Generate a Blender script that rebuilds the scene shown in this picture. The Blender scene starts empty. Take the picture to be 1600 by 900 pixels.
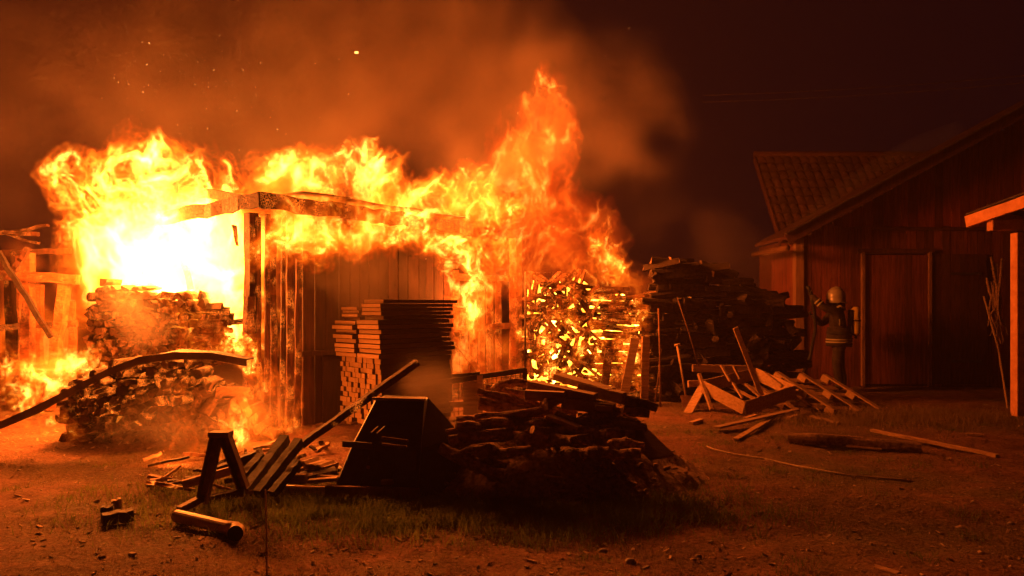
import bpy, bmesh, math, random
import numpy as np
from mathutils import Vector, Matrix, Euler, noise as mnoise

# ------------------------------------------------------------------ camera, world, exposure
sc = bpy.context.scene
COL = sc.collection
CAM_H, FOC, HOR = 1.6, 1164.0, 476.0
cam = bpy.data.objects.new('camera', bpy.data.cameras.new('camera')); COL.objects.link(cam); sc.camera = cam
cam.location = (0, 0, CAM_H); cam.rotation_euler = (math.radians(90), 0, 0)
cam.data.sensor_width = 36; cam.data.lens = 36*FOC/1600; cam.data.shift_y = 26/1600
cam.data.clip_start = .05; cam.data.clip_end = 900
world = bpy.data.worlds.new('World'); sc.world = world; world.use_nodes = True
bg = world.node_tree.nodes['Background']; bg.inputs[0].default_value = (.0045, .0010, .0017, 1); bg.inputs[1].default_value = 1.0
sc.view_settings.view_transform = 'Standard'; sc.view_settings.look = 'None'
sc.view_settings.exposure = 0; sc.view_settings.gamma = 1; sc.view_settings.use_curve_mapping = False
cy = sc.cycles
cy.use_denoising = True
cy.max_bounces = 4; cy.diffuse_bounces = 2; cy.glossy_bounces = 1; cy.transmission_bounces = 2
cy.volume_bounces = 0; cy.transparent_max_bounces = 64
cy.volume_step_rate = 4.0; cy.volume_max_steps = 256
cy.use_adaptive_sampling = True; cy.adaptive_threshold = .06; cy.adaptive_min_samples = 12
cy.sample_clamp_indirect = 3.0
cy.caustics_reflective = False; cy.caustics_refractive = False

FIRE_COL = (1.0, .18, .018)
def fire_lamp(parent, loc, watts, radius=.35):
    l = bpy.data.lights.new('fire_light', 'POINT'); l.energy = watts; l.color = FIRE_COL; l.shadow_soft_size = radius
    o = bpy.data.objects.new('fire_light', l); COL.objects.link(o); o.location = loc
    return o

R = math.radians
rnd = random.Random(7)
rng = np.random.default_rng(11)
def P(x, y, d):
    return Vector(((x-800)/FOC*d, d, CAM_H+(HOR-y)/FOC*d))
def G(x, y, z=0.0):
    d = (CAM_H-z)*FOC/(y-HOR)
    return Vector(((x-800)/FOC*d, d, z))

# ------------------------------------------------------------------ mesh helpers
class MB:
    def __init__(s): s.v = []; s.f = []; s.m = []
    def add(s, vs, fs, mi=0):
        b = len(s.v); s.v += [tuple(v) for v in vs]; s.f += [[b+i for i in f] for f in fs]; s.m += [mi]*len(fs); return s
    def box(s, c, size, rot=None, mi=0, jit=0):
        hx, hy, hz = size[0]/2, size[1]/2, size[2]/2
        vs = [Vector((x*hx, y*hy, z*hz)) for x in (-1, 1) for y in (-1, 1) for z in (-1, 1)]
        if jit: vs = [v+Vector((rnd.uniform(-jit, jit), rnd.uniform(-jit, jit), rnd.uniform(-jit, jit))) for v in vs]
        if rot is not None: vs = [rot @ v for v in vs]
        c = Vector(c)
        return s.add([v+c for v in vs], [(0, 1, 3, 2), (4, 6, 7, 5), (0, 4, 5, 1), (2, 3, 7, 6), (0, 2, 6, 4), (1, 5, 7, 3)], mi)
    def bar(s, a, b, w, h, up=(0, 0, 1), mi=0, seg=1, wob=0, taper=1):
        """rectangular bar a->b; w across, h along up."""
        a, b, up = Vector(a), Vector(b), Vector(up)
        t = (b-a).normalized(); side = t.cross(up)
        if side.length < 1e-4: side = t.cross(Vector((1, 0, 0)))
        side.normalize(); u2 = side.cross(t).normalized()
        vs, fs = [], []
        for k in range(seg+1):
            f = k/seg; p = a.lerp(b, f); sc_ = 1+(taper-1)*f
            if wob and 0 < k < seg: p = p+side*rnd.uniform(-wob, wob)+u2*rnd.uniform(-wob, wob)
            for sx, sz in ((-1, -1), (1, -1), (1, 1), (-1, 1)):
                j = rnd.uniform(.9, 1.04) if wob else 1
                vs.append(p+side*(sx*w/2*sc_*j)+u2*(sz*h/2*sc_*j))
        for k in range(seg):
            for q in range(4):
                i0, i1 = k*4+q, k*4+(q+1) % 4
                fs.append((i0, i1, i1+4, i0+4))
        fs += [(3, 2, 1, 0), tuple(seg*4+i for i in range(4))]
        return s.add(vs, fs, mi)
    def tube(s, pts, rad, n=10, rough=0, mi=0, mi_end=None, squash=1):
        pts = [Vector(p) for p in pts]
        rad = [rad]*len(pts) if not hasattr(rad, '__len__') else rad
        vs, fs = [], []
        ref = None
        for k, p in enumerate(pts):
            t = (pts[min(k+1, len(pts)-1)]-pts[max(k-1, 0)]).normalized()
            if ref is None:
                ref = Vector((0, 0, 1)) if abs(t.z) < .9 else Vector((1, 0, 0))
            a = t.cross(ref).normalized(); b = a.cross(t).normalized(); ref = b
            for q in range(n):
                an = 2*math.pi*q/n
                r = rad[k]*(1+(rnd.uniform(-rough, rough) if rough else 0))
                vs.append(p+a*(math.cos(an)*r)+b*(math.sin(an)*r*squash))
        for k in range(len(pts)-1):
            for q in range(n):
                i0, i1 = k*n+q, k*n+(q+1) % n
                fs.append((i0, i1, i1+n, i0+n))
        s.add(vs, fs, mi)
        b = len(s.v)-len(vs)
        s.f += [[b+i for i in range(n-1, -1, -1)], [b+(len(pts)-1)*n+i for i in range(n)]]
        s.m += [mi if mi_end is None else mi_end]*2
        return s
    def mesh(s, name, mats, smooth=False, bevel=0):
        me = bpy.data.meshes.new(name); me.from_pydata(s.v, [], s.f)
        for m in (mats if isinstance(mats, (list, tuple)) else [mats]): me.materials.append(m)
        me.polygons.foreach_set('material_index', s.m)
        if smooth: me.polygons.foreach_set('use_smooth', [True]*len(me.polygons))
        bm = bmesh.new(); bm.from_mesh(me); bmesh.ops.recalc_face_normals(bm, faces=bm.faces)
        if bevel: bmesh.ops.bevel(bm, geom=bm.edges[:]+bm.verts[:], offset=bevel, segments=1, affect='EDGES', profile=.5, clamp_overlap=True)
        bm.to_mesh(me); bm.free()
        return me

def tag(o, label=None, cat=None, group=None, kind=None):
    for k, v in (('label', label), ('category', cat), ('group', group), ('kind', kind)):
        if v: o[k] = v
    return o
def link(name, me, parent=None, mw=None, **kw):
    o = bpy.data.objects.new(name, me); COL.objects.link(o)
    if parent is not None: o.parent = parent
    if mw is not None: o.matrix_local = mw
    return tag(o, **kw)
def empty(name, loc=(0, 0, 0), **kw):
    o = bpy.data.objects.new(name, None); COL.objects.link(o); o.location = loc; o.empty_display_size = .2
    return tag(o, **kw)
def part(name, mb, mat, root, smooth=False, bevel=0, **kw):
    """mesh given in world coordinates, parented to root (an unrotated empty/mesh)"""
    me = mb.mesh(name, mat, smooth, bevel)
    off = Vector((0, 0, 0)); r = root
    while r is not None: off += r.location; r = r.parent
    me.transform(Matrix.Translation(-off))
    return link(name, me, root, **kw)
def solo(name, mb, mat, label, cat, group=None, kind=None, smooth=False, bevel=0):
    """a one-mesh thing in world coordinates; origin put at its base"""
    me = mb.mesh(name, mat, smooth, bevel)
    n = len(me.vertices); co = np.empty(n*3, np.float32); me.vertices.foreach_get('co', co); co = co.reshape(-1, 3)
    c = Vector(((co[:, 0].min()+co[:, 0].max())/2, (co[:, 1].min()+co[:, 1].max())/2, co[:, 2].min()))
    me.transform(Matrix.Translation(-c))
    o = link(name, me, None, Matrix.Translation(c))
    return tag(o, label, cat, group, kind)

# ------------------------------------------------------------------ materials
def newmat(name):
    m = bpy.data.materials.new(name); m.use_nodes = True; nt = m.node_tree; nt.nodes.clear()
    return m, nt, nt.nodes.new, nt.links.new
def ramp(N, stops):
    cr = N('ShaderNodeValToRGB'); e = cr.color_ramp.elements
    e[0].position, e[0].color = stops[0][0], (*stops[0][1], 1); e[1].position, e[1].color = stops[-1][0], (*stops[-1][1], 1)
    for p, c in stops[1:-1]: cr.color_ramp.elements.new(p).color = (*c, 1)
    return cr
LEAFY = {'grass', 'dry_grass'}
def surf(name, c1, c2, scale=(8, 8, 8), rough=.8, bump=.4, bdist=.01, rand=.25, ember=0, ember_scale=14, ember_thr=.62, spec=.3, metal=0, detail=6):
    """two-tone noise material; ember>0 adds glowing cracks (burning wood)"""
    m, nt, N, L = newmat(name)
    out = N('ShaderNodeOutputMaterial'); b = N('ShaderNodeBsdfPrincipled'); L(b.outputs[0], out.inputs[0])
    tc = N('ShaderNodeTexCoord'); oi = N('ShaderNodeObjectInfo')
    mp = N('ShaderNodeMapping'); mp.inputs['Scale'].default_value = scale; L(tc.outputs['Object'], mp.inputs[0])
    ad = N('ShaderNodeVectorMath'); ad.operation = 'ADD'; L(mp.outputs[0], ad.inputs[0])
    ml = N('ShaderNodeMath'); ml.operation = 'MULTIPLY'; ml.inputs[1].default_value = 57; L(oi.outputs['Random'], ml.inputs[0]); L(ml.outputs[0], ad.inputs[1])
    nz = N('ShaderNodeTexNoise'); nz.inputs['Scale'].default_value = 1; nz.inputs['Detail'].default_value = detail; nz.inputs['Roughness'].default_value = .65; L(ad.outputs[0], nz.inputs['Vector'])
    cr = ramp(N, [(.3, c1), (.7, c2)]); L(nz.outputs['Fac'], cr.inputs[0])
    hsv = N('ShaderNodeHueSaturation'); L(cr.outputs[0], hsv.inputs['Color'])
    mr = N('ShaderNodeMapRange'); mr.inputs['To Min'].default_value = 1-rand; mr.inputs['To Max'].default_value = 1+rand; L(oi.outputs['Random'], mr.inputs[0]); L(mr.outputs[0], hsv.inputs['Value'])
    L(hsv.outputs[0], b.inputs['Base Color'])
    b.inputs['Roughness'].default_value = rough; b.inputs['Specular IOR Level'].default_value = spec; b.inputs['Metallic'].default_value = metal
    if name in LEAFY:                                  # thin blades let light through
        tl_, mxs = N('ShaderNodeBsdfTranslucent'), N('ShaderNodeMixShader'); L(hsv.outputs[0], tl_.inputs[0]); mxs.inputs[0].default_value = .5
        L(b.outputs[0], mxs.inputs[1]); L(tl_.outputs[0], mxs.inputs[2]); L(mxs.outputs[0], out.inputs[0])
    if bump:
        bp = N('ShaderNodeBump'); bp.inputs['Strength'].default_value = bump; bp.inputs['Distance'].default_value = bdist
        L(nz.outputs['Fac'], bp.inputs['Height']); L(bp.outputs[0], b.inputs['Normal'])
    if ember:
        wa = N('ShaderNodeVectorMath'); wa.operation = 'ADD'; L(tc.outputs['Object'], wa.inputs[0]); L(ml.outputs[0], wa.inputs[1])
        vd = N('ShaderNodeTexNoise'); vd.inputs['Scale'].default_value = ember_scale*2; L(wa.outputs[0], vd.inputs['Vector'])
        vs_ = N('ShaderNodeVectorMath'); vs_.operation = 'MULTIPLY_ADD'; vs_.inputs[1].default_value = (.05, .05, .05); L(vd.outputs['Color'], vs_.inputs[0]); L(wa.outputs[0], vs_.inputs[2])
        n2 = N('ShaderNodeTexVoronoi'); n2.feature = 'DISTANCE_TO_EDGE'; n2.inputs['Scale'].default_value = ember_scale*2.2; L(vs_.outputs[0], n2.inputs['Vector'])
        er = ramp(N, [(0, (1, .28, .03)), (.035, (.7, .10, .005)), (.10, (.10, .006, .0)), (.2, (0, 0, 0))]); L(n2.outputs['Distance'], er.inputs[0])
        n3 = N('ShaderNodeTexNoise'); n3.inputs['Scale'].default_value = ember_scale*.28; n3.inputs['Detail'].default_value = 2; L(wa.outputs[0], n3.inputs['Vector'])
        mk = ramp(N, [(ember_thr-.12, (0, 0, 0)), (ember_thr+.06, (1, 1, 1))]); L(n3.outputs['Fac'], mk.inputs[0])
        mm = N('ShaderNodeMix'); mm.data_type = 'RGBA'; mm.blend_type = 'MULTIPLY'; mm.inputs[0].default_value = 1; L(er.outputs[0], mm.inputs[6]); L(mk.outputs[0], mm.inputs[7])
        L(mm.outputs[2], b.inputs['Emission Color']); b.inputs['Emission Strength'].default_value = ember; m.cycles.emission_sampling = 'NONE'
    return m
M = {}
M['ground'] = None
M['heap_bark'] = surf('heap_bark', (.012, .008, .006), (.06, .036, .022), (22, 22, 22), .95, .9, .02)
M['bark'] = surf('bark', (.08, .048, .028), (.42, .25, .14), (22, 22, 22), .95, .9, .02)
M['cut'] = surf('cut_wood', (.28, .17, .08), (.5, .33, .17), (20, 20, 20), .85, .3, .004)
M['plank'] = surf('plank', (.24, .14, .065), (.44, .28, .14), (30, 3, 30), .8, .4, .004)
M['plank_x'] = surf('plank_weathered', (.2, .12, .07), (.42, .27, .15), (3, 30, 30), .85, .4, .004)
M['lumber'] = surf('sawn_lumber', (.24, .145, .07), (.46, .30, .15), (9, 9, 40), .8, .3, .003, rand=.18)
M['char'] = surf('charred_wood', (.008, .006, .005), (.05, .03, .02), (25, 25, 25), .8, .9, .015)
M['mound_log'] = surf('smoking_log', (.03, .017, .009), (.16, .085, .04), (18, 18, 18), .9, .9, .02, ember=3.0, ember_scale=4, ember_thr=.63)
M['char_log'] = surf('charred_log', (.022, .011, .006), (.14, .062, .026), (20, 20, 20), .85, .9, .02, ember=2.2, ember_scale=4, ember_thr=.64)
M['ember_log'] = surf('glowing_log', (.03, .013, .007), (.17, .07, .028), (18, 18, 18), .85, .9, .02, ember=2.5, ember_scale=5, ember_thr=.62)
M['ember_beam'] = surf('glowing_beam', (.025, .009, .004), (.15, .052, .018), (14, 14, 30), .85, .9, .02, ember=1.3, ember_scale=15, ember_thr=.58)
M['frame_glow'] = surf('glowing_frame', (.10, .03, .010), (.34, .11, .035), (14, 14, 30), .85, .9, .02, ember=1.2, ember_scale=20, ember_thr=.56)
M['fascia'] = surf('burnt_fascia', (.012, .006, .004), (.06, .022, .010), (14, 14, 30), .85, .9, .02, ember=1.2, ember_scale=15, ember_thr=.6)
M['shed_board'] = surf('shed_board', (.010, .0045, .003), (.05, .017, .008), (26, 26, 2.5), .85, .5, .005, rand=.35)
M['shed_char'] = surf('shed_burnt_board', (.012, .007, .005), (.09, .03, .012), (26, 26, 4), .85, .9, .012, ember=1.5, ember_scale=17, ember_thr=.62, rand=.4)
M['barn'] = surf('barn_board', (.06, .017, .011), (.19, .052, .034), (26, 26, 2.0), .85, .5, .006, rand=.45)
M['barn_firelit'] = surf('barn_gable_board', (.09, .016, .010), (.21, .042, .025), (26, 26, 2.0), .85, .5, .006, rand=.45)  # firelight reaching the upper wall painted in as a redder board tone
M['barn_dark'] = surf('barn_frame', (.03, .010, .008), (.08, .028, .02), (26, 26, 3), .85, .5, .006)
M['barn_trim'] = surf('barn_trim', (.12, .06, .035), (.24, .13, .08), (26, 26, 3), .85, .4, .005)
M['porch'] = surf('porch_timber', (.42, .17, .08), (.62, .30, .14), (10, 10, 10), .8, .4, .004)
M['roofing'] = surf('roof_sheet', (.03, .018, .014), (.08, .05, .036), (6, 6, 6), .75, .3, .006)
M['tile'] = surf('roof_tile', (.028, .010, .008), (.07, .026, .018), (9, 9, 9), .8, .4, .006, rand=.35)
M['steel'] = surf('dark_steel', (.018, .015, .013), (.05, .04, .033), (6, 6, 6), .55, .25, .004, metal=.3, spec=.4)
M['rust'] = surf('rusty_steel', (.07, .03, .016), (.17, .08, .04), (14, 14, 14), .75, .4, .004, metal=.2)
M['pipe'] = surf('drain_pipe', (.42, .25, .09), (.55, .34, .13), (5, 5, 5), .5, .12, .003, rand=.05)
M['sheet'] = surf('scorched_sheet', (.035, .022, .015), (.11, .065, .04), (7, 7, 7), .7, .4, .01)
M['wire'] = surf('mesh_wire', (.05, .035, .025), (.1, .07, .05), (9, 9, 9), .6, 0, .01, metal=.5)
M['rope'] = surf('rope', (.38, .28, .17), (.58, .44, .28), (30, 30, 30), .9, .2, .002)
M['stone'] = surf('stone', (.14, .11, .085), (.34, .28, .22), (11, 11, 11), .9, .5, .006)
M['chip'] = surf('litter', (.08, .05, .028), (.46, .32, .18), (2.3, 2.3, 2.3), .9, .2, .002)
M['grass'] = surf('grass', (.08, .11, .025), (.2, .22, .06), (1.7, 1.7, 1.7), .75, 0, .01)
M['dry_grass'] = surf('dry_grass', (.12, .085, .035), (.28, .2, .09), (1.9, 1.9, 1.9), .85, 0, .01)
M['gear'] = surf('turnout_gear', (.02, .015, .012), (.05, .036, .026), (16, 16, 16), .9, .3, .006)
M['helmet'] = surf('helmet_shell', (.24, .21, .16), (.30, .26, .20), (4, 4, 4), .3, 0, .01, rand=0, spec=.5)
M['reflect'] = surf('reflective_band', (.36, .32, .16), (.45, .40, .22), (6, 6, 6), .35, 0, .01, rand=0)
M['tank'] = surf('air_cylinder', (.5, .35, .05), (.58, .42, .08), (4, 4, 4), .35, 0, .01, rand=0)
M['visor'] = surf('visor', (.02, .02, .02), (.03, .03, .03), (4, 4, 4), .12, 0, .01, rand=0)
M['rubber'] = surf('rubber', (.012, .011, .01), (.03, .026, .022), (12, 12, 12), .7, .2, .004)

def emissive(name, stops, strength, scale, thr=None):
    m, nt, N, L = newmat(name)
    out = N('ShaderNodeOutputMaterial'); em = N('ShaderNodeEmission'); tc = N('ShaderNodeTexCoord')
    nz = N('ShaderNodeTexNoise'); nz.inputs['Scale'].default_value = scale; nz.inputs['Detail'].default_value = 4; nz.inputs['Distortion'].default_value = .8
    L(tc.outputs['Object'], nz.inputs['Vector']); cr = ramp(N, stops); L(nz.outputs['Fac'], cr.inputs[0]); L(cr.outputs[0], em.inputs[0]); em.inputs[1].default_value = strength
    L(em.outputs[0], out.inputs[0]); m.cycles.emission_sampling = 'NONE'; return m
M['ember_bed'] = emissive('ember_bed', [(.30, (.8, .12, .005)), (.45, (2.2, .55, .03)), (.58, (3.6, 1.3, .1)), (.72, (8, 4, .7))], 3.0, 5.0)
M['ember_dull'] = emissive('ember_dull', [(.46, (.01, .001, .0)), (.58, (.22, .03, .002)), (.67, (1.2, .3, .02)), (.78, (4, 1.6, .2))], .8, 3.0)
M['spark'] = emissive('spark', [(.3, (1, .35, .06)), (.7, (1, .5, .12))], 4.0, .5)

def ground_mat():
    m, nt, N, L = newmat('earth')
    out = N('ShaderNodeOutputMaterial'); b = N('ShaderNodeBsdfPrincipled'); L(b.outputs[0], out.inputs[0])
    tc = N('ShaderNodeTexCoord')
    def nz(s, d=8, r=.65):
        n = N('ShaderNodeTexNoise'); n.inputs['Scale'].default_value = s; n.inputs['Detail'].default_value = d; n.inputs['Roughness'].default_value = r; L(tc.outputs['Object'], n.inputs['Vector']); return n
    big, mid, fine = nz(.45, 4), nz(3.5, 8, .7), nz(34, 6, .7)
    c1 = ramp(N, [(.3, (.10, .044, .028)), (.55, (.185, .084, .052)), (.75, (.27, .135, .085))]); L(mid.outputs['Fac'], c1.inputs[0])
    c2 = ramp(N, [(.3, (.055, .05, .022)), (.7, (.12, .105, .045))]); L(fine.outputs['Fac'], c2.inputs[0])
    f = ramp(N, [(.42, (0, 0, 0)), (.62, (.75, .75, .75))]); L(big.outputs['Fac'], f.inputs[0])
    mx = N('ShaderNodeMix'); mx.data_type = 'RGBA'; L(f.outputs[0], mx.inputs[0]); L(c1.outputs[0], mx.inputs[6]); L(c2.outputs[0], mx.inputs[7])
    hv = N('ShaderNodeHueSaturation'); mr = N('ShaderNodeMapRange'); mr.inputs['From Min'].default_value = .3; mr.inputs['From Max'].default_value = .7; mr.inputs['To Min'].default_value = .45; mr.inputs['To Max'].default_value = 1.5
    L(fine.outputs['Fac'], mr.inputs[0]); L(mr.outputs[0], hv.inputs['Value']); L(mx.outputs[2], hv.inputs['Color']); L(hv.outputs[0], b.inputs['Base Color'])
    b.inputs['Roughness'].default_value = .95; b.inputs['Specular IOR Level'].default_value = .2
    a = N('ShaderNodeMath'); a.operation = 'MULTIPLY_ADD'; a.inputs[1].default_value = .35; L(fine.outputs['Fac'], a.inputs[0]); L(mid.outputs['Fac'], a.inputs[2])
    bp = N('ShaderNodeBump'); bp.inputs['Strength'].default_value = 1.0; bp.inputs['Distance'].default_value = .08; L(a.outputs[0], bp.inputs['Height']); L(bp.outputs[0], b.inputs['Normal'])
    return m
M['ground'] = ground_mat()

# ------------------------------------------------------------------ ground
def gz(x, y):
    a = 1.0 if y < 16 else max(0, 1-(y-16)/10)
    return a*(.04*mnoise.noise((x*.7, y*.7, 3.1))+.028*mnoise.noise((x*2.3, y*2.3, 9.7))+.014*mnoise.noise((x*6, y*6, 1.7)))
def axis(lo, hi, step, far):
    a = list(np.arange(lo, hi+1e-6, step)); s = step
    l, r = [], []
    v = lo; k = step
    while v > -far: k *= 1.5; v -= k; l.append(v)
    v = hi; k = step
    while v < far: k *= 1.5; v += k; r.append(v)
    return l[::-1]+a+r
gx, gy = axis(-10, 10, .09, 200), axis(2.5, 16, .07, 200)
gv = [(x, y, gz(x, y)) for y in gy for x in gx]
nx_ = len(gx)
gf = [(j*nx_+i, j*nx_+i+1, (j+1)*nx_+i+1, (j+1)*nx_+i) for j in range(len(gy)-1) for i in range(nx_-1)]
gm = bpy.data.meshes.new('ground'); gm.from_pydata(gv, [], gf); gm.materials.append(M['ground']); gm.polygons.foreach_set('use_smooth', [True]*len(gf))
link('ground', gm, kind='structure')

# ------------------------------------------------------------------ burning shed
C = Vector((-3.2, 9.3, 0)); U = Vector((math.cos(R(52)), math.sin(R(52)), 0)); V = Vector((-U.y, U.x, 0)); OUT = -V   # U along the boarded wall, V along the open side, OUT towards the viewer's right
def S(t, o=0, z=0): return C+U*t+OUT*o+Vector((0, 0, z))
shed = empty('wooden_shed', C, label='burning wooden shed with vertical board wall and flaming roof edge', cat='shed')
ts = 0.02
k = 0
while ts < .66:                                     # charred, gappy boards by the corner
    w = rnd.uniform(.05, .1)
    top = rnd.choice([2.75, 2.7, 2.2, 2.45, 2.75])
    part('wall_board', MB().bar(S(ts+w/2, 0, 0), S(ts+w/2+rnd.uniform(-.03, .03), rnd.uniform(-.02, .02), top), w, .03, up=OUT, seg=7, wob=.008), M['shed_char'], shed)
    ts += w+rnd.uniform(.02, .055); k += 1
while ts < 3.45:
    w = rnd.uniform(.15, .23)
    z0 = .0
    part('wall_board', MB().bar(S(ts+w/2, rnd.uniform(-.006, .006), z0), S(ts+w/2, rnd.uniform(-.006, .006), 2.76), w, .028, up=OUT, seg=3), M['shed_board'], shed, bevel=.003)
    ts += w+rnd.choice([.004, .006, .012])
part('post', MB().bar(S(0, -.1, 0), S(0, -.1, 2.75), .13, .13, up=OUT, seg=8, wob=.008), M['shed_char'], shed)
part('post', MB().bar(S(-.12, .02, 0), S(-.1, .02, 1.7), .1, .09, up=OUT, seg=6, wob=.012), M['ember_beam'], shed)
part('post', MB().bar(S(5.3, .0, 0), S(5.3, .0, 2.8), .17, .17, up=OUT, seg=6, wob=.006), M['ember_beam'], shed)
part('post', MB().bar(C+V*2.9, C+V*2.9+Vector((0, 0, 2.7)), .14, .14, up=OUT, seg=6, wob=.008), M['ember_beam'], shed)
# lower cladding panel with a horizontal rail, seen to the left of the lumber
part('lower_panel', MB().bar(S(1.0, .035, .45), S(2.2, .035, .45), .02, .9), M['shed_board'], shed)
part('rail', MB().bar(S(.66, .05, .95), S(3.4, .05, .95), .04, .07), M['shed_board'], shed)
# doorway beyond the solid wall: glowing boards and rails
for t0_ in (3.62, 3.83, 4.05, 4.27, 4.5, 4.73, 4.96):
    part('door_board', MB().bar(S(t0_, -.12, .05), S(t0_+rnd.uniform(-.02, .02), -.12, rnd.uniform(1.7, 2.2)), rnd.uniform(.15, .2), .03, up=OUT, seg=6, wob=.005), M['ember_beam'], shed)
for zz in (.35, 1.2, 2.05):
    part('door_rail', MB().bar(S(3.5, -.06, zz), S(5.2, -.06, zz+.02), .05, .11, seg=6, wob=.006), M['ember_beam'], shed)
part('door_brace', MB().bar(S(3.6, -.05, 1.15), S(4.4, -.05, .4), .04, .1, seg=5, wob=.006), M['ember_beam'], shed)
# roof edge
part('fascia', MB().bar(S(-.15, .32, 2.86), S(3.75, .32, 2.82), .04, .2, seg=22, wob=.022), M['fascia'], shed)
part('fascia', MB().bar(C+OUT*.32-U*.15+Vector((0, 0, 2.87)), C+V*2.6-U*.15+Vector((0, 0, 2.8)), .04, .19, seg=14, wob=.02), M['fascia'], shed)
for t_ in (.3, 1.0, 1.7, 2.4, 3.1):
    part('rafter', MB().bar(S(t_, .3, 2.84), S(t_, -2.4, 3.3), .07, .14, seg=6, wob=.01), M['shed_char'], shed)
part('roof_sheet', MB().bar(S(.4, .15, 3.02), S(3.6, .1, 3.0), .5, .02, seg=8, wob=.02), M['sheet'], shed)
part('hanging_beam', MB().bar(P(284, 392, 10.7), P(298, 452, 10.7), .06, .07, seg=5, wob=.012), M['ember_beam'], shed)
part('hanging_board', MB().bar(P(366, 352, 10.3), P(371, 384, 10.3), .14, .03, seg=4, wob=.02, taper=.5), M['shed_char'], shed)

# ------------------------------------------------------------------ burnt frame at the far left
fr = empty('burning_timber_frame', P(60, 640, 11.2)*1, label='skeleton of glowing burnt posts and beams at the far left', cat='timber frame')
fr.location.z = 0
def fb(a, b, w, h, m='frame_glow', nm='beam'):
    part(nm, MB().bar(a, b, w, h, seg=9, wob=.014), M[m], fr)
D_ = 11.2
fb(P(44, 395, D_), P(44, 640, D_), .16, .14, nm='post')
fb(P(14, 400, D_+.3), P(20, 640, D_+.3), .12, .12, 'shed_char', 'post')
fb(P(102, 440, D_), P(76, 640, D_), .15, .13, nm='post')
fb(P(62, 445, D_+1), P(60, 640, D_+1), .1, .1, nm='post')
fb(P(-60, 425, D_-.05), P(122, 437, D_-.05), .12, .15)
fb(P(-60, 397, D_+.4), P(110, 392, D_+.4), .08, .09, 'shed_char')
fb(P(-60, 362, D_+.6), P(60, 366, D_+.6), .07, .07, 'shed_char')
fb(P(28, 400, D_+.5), P(30, 640, D_+.5), .09, .09, nm='post')
fb(P(112, 470, D_+.6), P(114, 640, D_+.6), .09, .09, nm='post')
fb(P(-60, 515, D_+.2), P(120, 505, D_+.2), .08, .1)
fb(P(-60, 570, D_+.2), P(120, 576, D_+.2), .1, .1)
fb(P(-5, 390, D_-.2), P(80, 527, D_-.2), .06, .07, 'char', 'brace')
fb(P(-60, 345, D_+.8), P(60, 380, D_+.8), .1, .04, 'shed_char', 'roof_batten')
fb(P(-40, 372, D_+.5), P(75, 352, D_+.5), .08, .04, 'shed_char', 'roof_batten')
fb(P(20, 425, D_-.1), P(45, 388, D_-.1), .08, .08, 'shed_char', 'brace')

# ------------------------------------------------------------------ firewood
def log_mesh(kind, seed):
    q = random.Random(seed); n = 9
    if kind == 'round': sec = [(math.cos(2*math.pi*i/n)*.5*q.uniform(.88, 1.05), math.sin(2*math.pi*i/n)*.5*q.uniform(.88, 1.05)) for i in range(n)]
    elif kind == 'half': sec = [(math.cos(math.pi*i/5)*.56*q.uniform(.92, 1.05), math.sin(math.pi*i/5)*.52-.22) for i in range(6)]+[(-.2, -.24+q.uniform(-.03, .05)), (.2, -.24+q.uniform(-.03, .05))]
    else: sec = [(-.45, -.42)]+[(-.45+math.cos(math.pi/2*i/4)*q.uniform(.9, 1.02), -.42+math.sin(math.pi/2*i/4)*q.uniform(.86, 1.0)) for i in range(5)]+[(-.43, .05)]
    m = MB(); rings = 4; vs = []; n = len(sec)
    for k in range(rings):
        f = k/(rings-1)-.5; ox, oz = q.uniform(-.05, .05), q.uniform(-.05, .05); sc_ = q.uniform(.94, 1.05)
        for (x, z) in sec: vs.append((x*sc_+ox, f+(q.uniform(-.02, .02)), z*sc_+oz))
    fs = [(k*n+i, k*n+(i+1) % n, (k+1)*n+(i+1) % n, (k+1)*n+i) for k in range(rings-1) for i in range(n)]
    m.add(vs, fs, 0); m.f += [list(range(n-1, -1, -1)), [(rings-1)*n+i for i in range(n)]]; m.m += [1, 1]
    return m
LOGS = [log_mesh(k, s) for s, k in enumerate(['round', 'half', 'wedge', 'half', 'wedge', 'round', 'wedge', 'half'])]
LOGM = {}
def log_me(i, mats):
    key = (i, mats)
    if key not in LOGM: LOGM[key] = LOGS[i].mesh('firewood_log', [M[mats[0]], M[mats[1]]], smooth=False)
    return LOGM[key]
LOOSE = MB(); LOOSE_MATS = ['char_log', 'ember_log', 'bark', 'cut', 'heap_bark', 'mound_log']
def put_log(c, axis_dir, dia, length, roll, mats, label=None, group=None):
    i = rnd.randrange(len(LOGS))
    a = Vector(axis_dir).normalized(); up = Vector((0, 0, 1)) if abs(a.z) < .95 else Vector((1, 0, 0))
    x = a.cross(up).normalized(); z = x.cross(a)
    rot = Matrix((x, a, z)).transposed().to_4x4() @ Matrix.Rotation(roll, 4, 'Y')
    mw = Matrix.Translation(c) @ rot @ Matrix.Diagonal((dia*rnd.uniform(.85, 1.2), length, dia*rnd.uniform(.85, 1.1), 1))
    if label: link('firewood_log', log_me(i, mats), None, mw, label=label, cat='log', group=group)
    else:
        s = LOGS[i]; b = len(LOOSE.v); LOOSE.v += [tuple(mw @ Vector(v)) for v in s.v]; LOOSE.f += [[b+q for q in f] for f in s.f]
        LOOSE.m += [LOOSE_MATS.index(mats[k]) for k in s.m]

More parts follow.
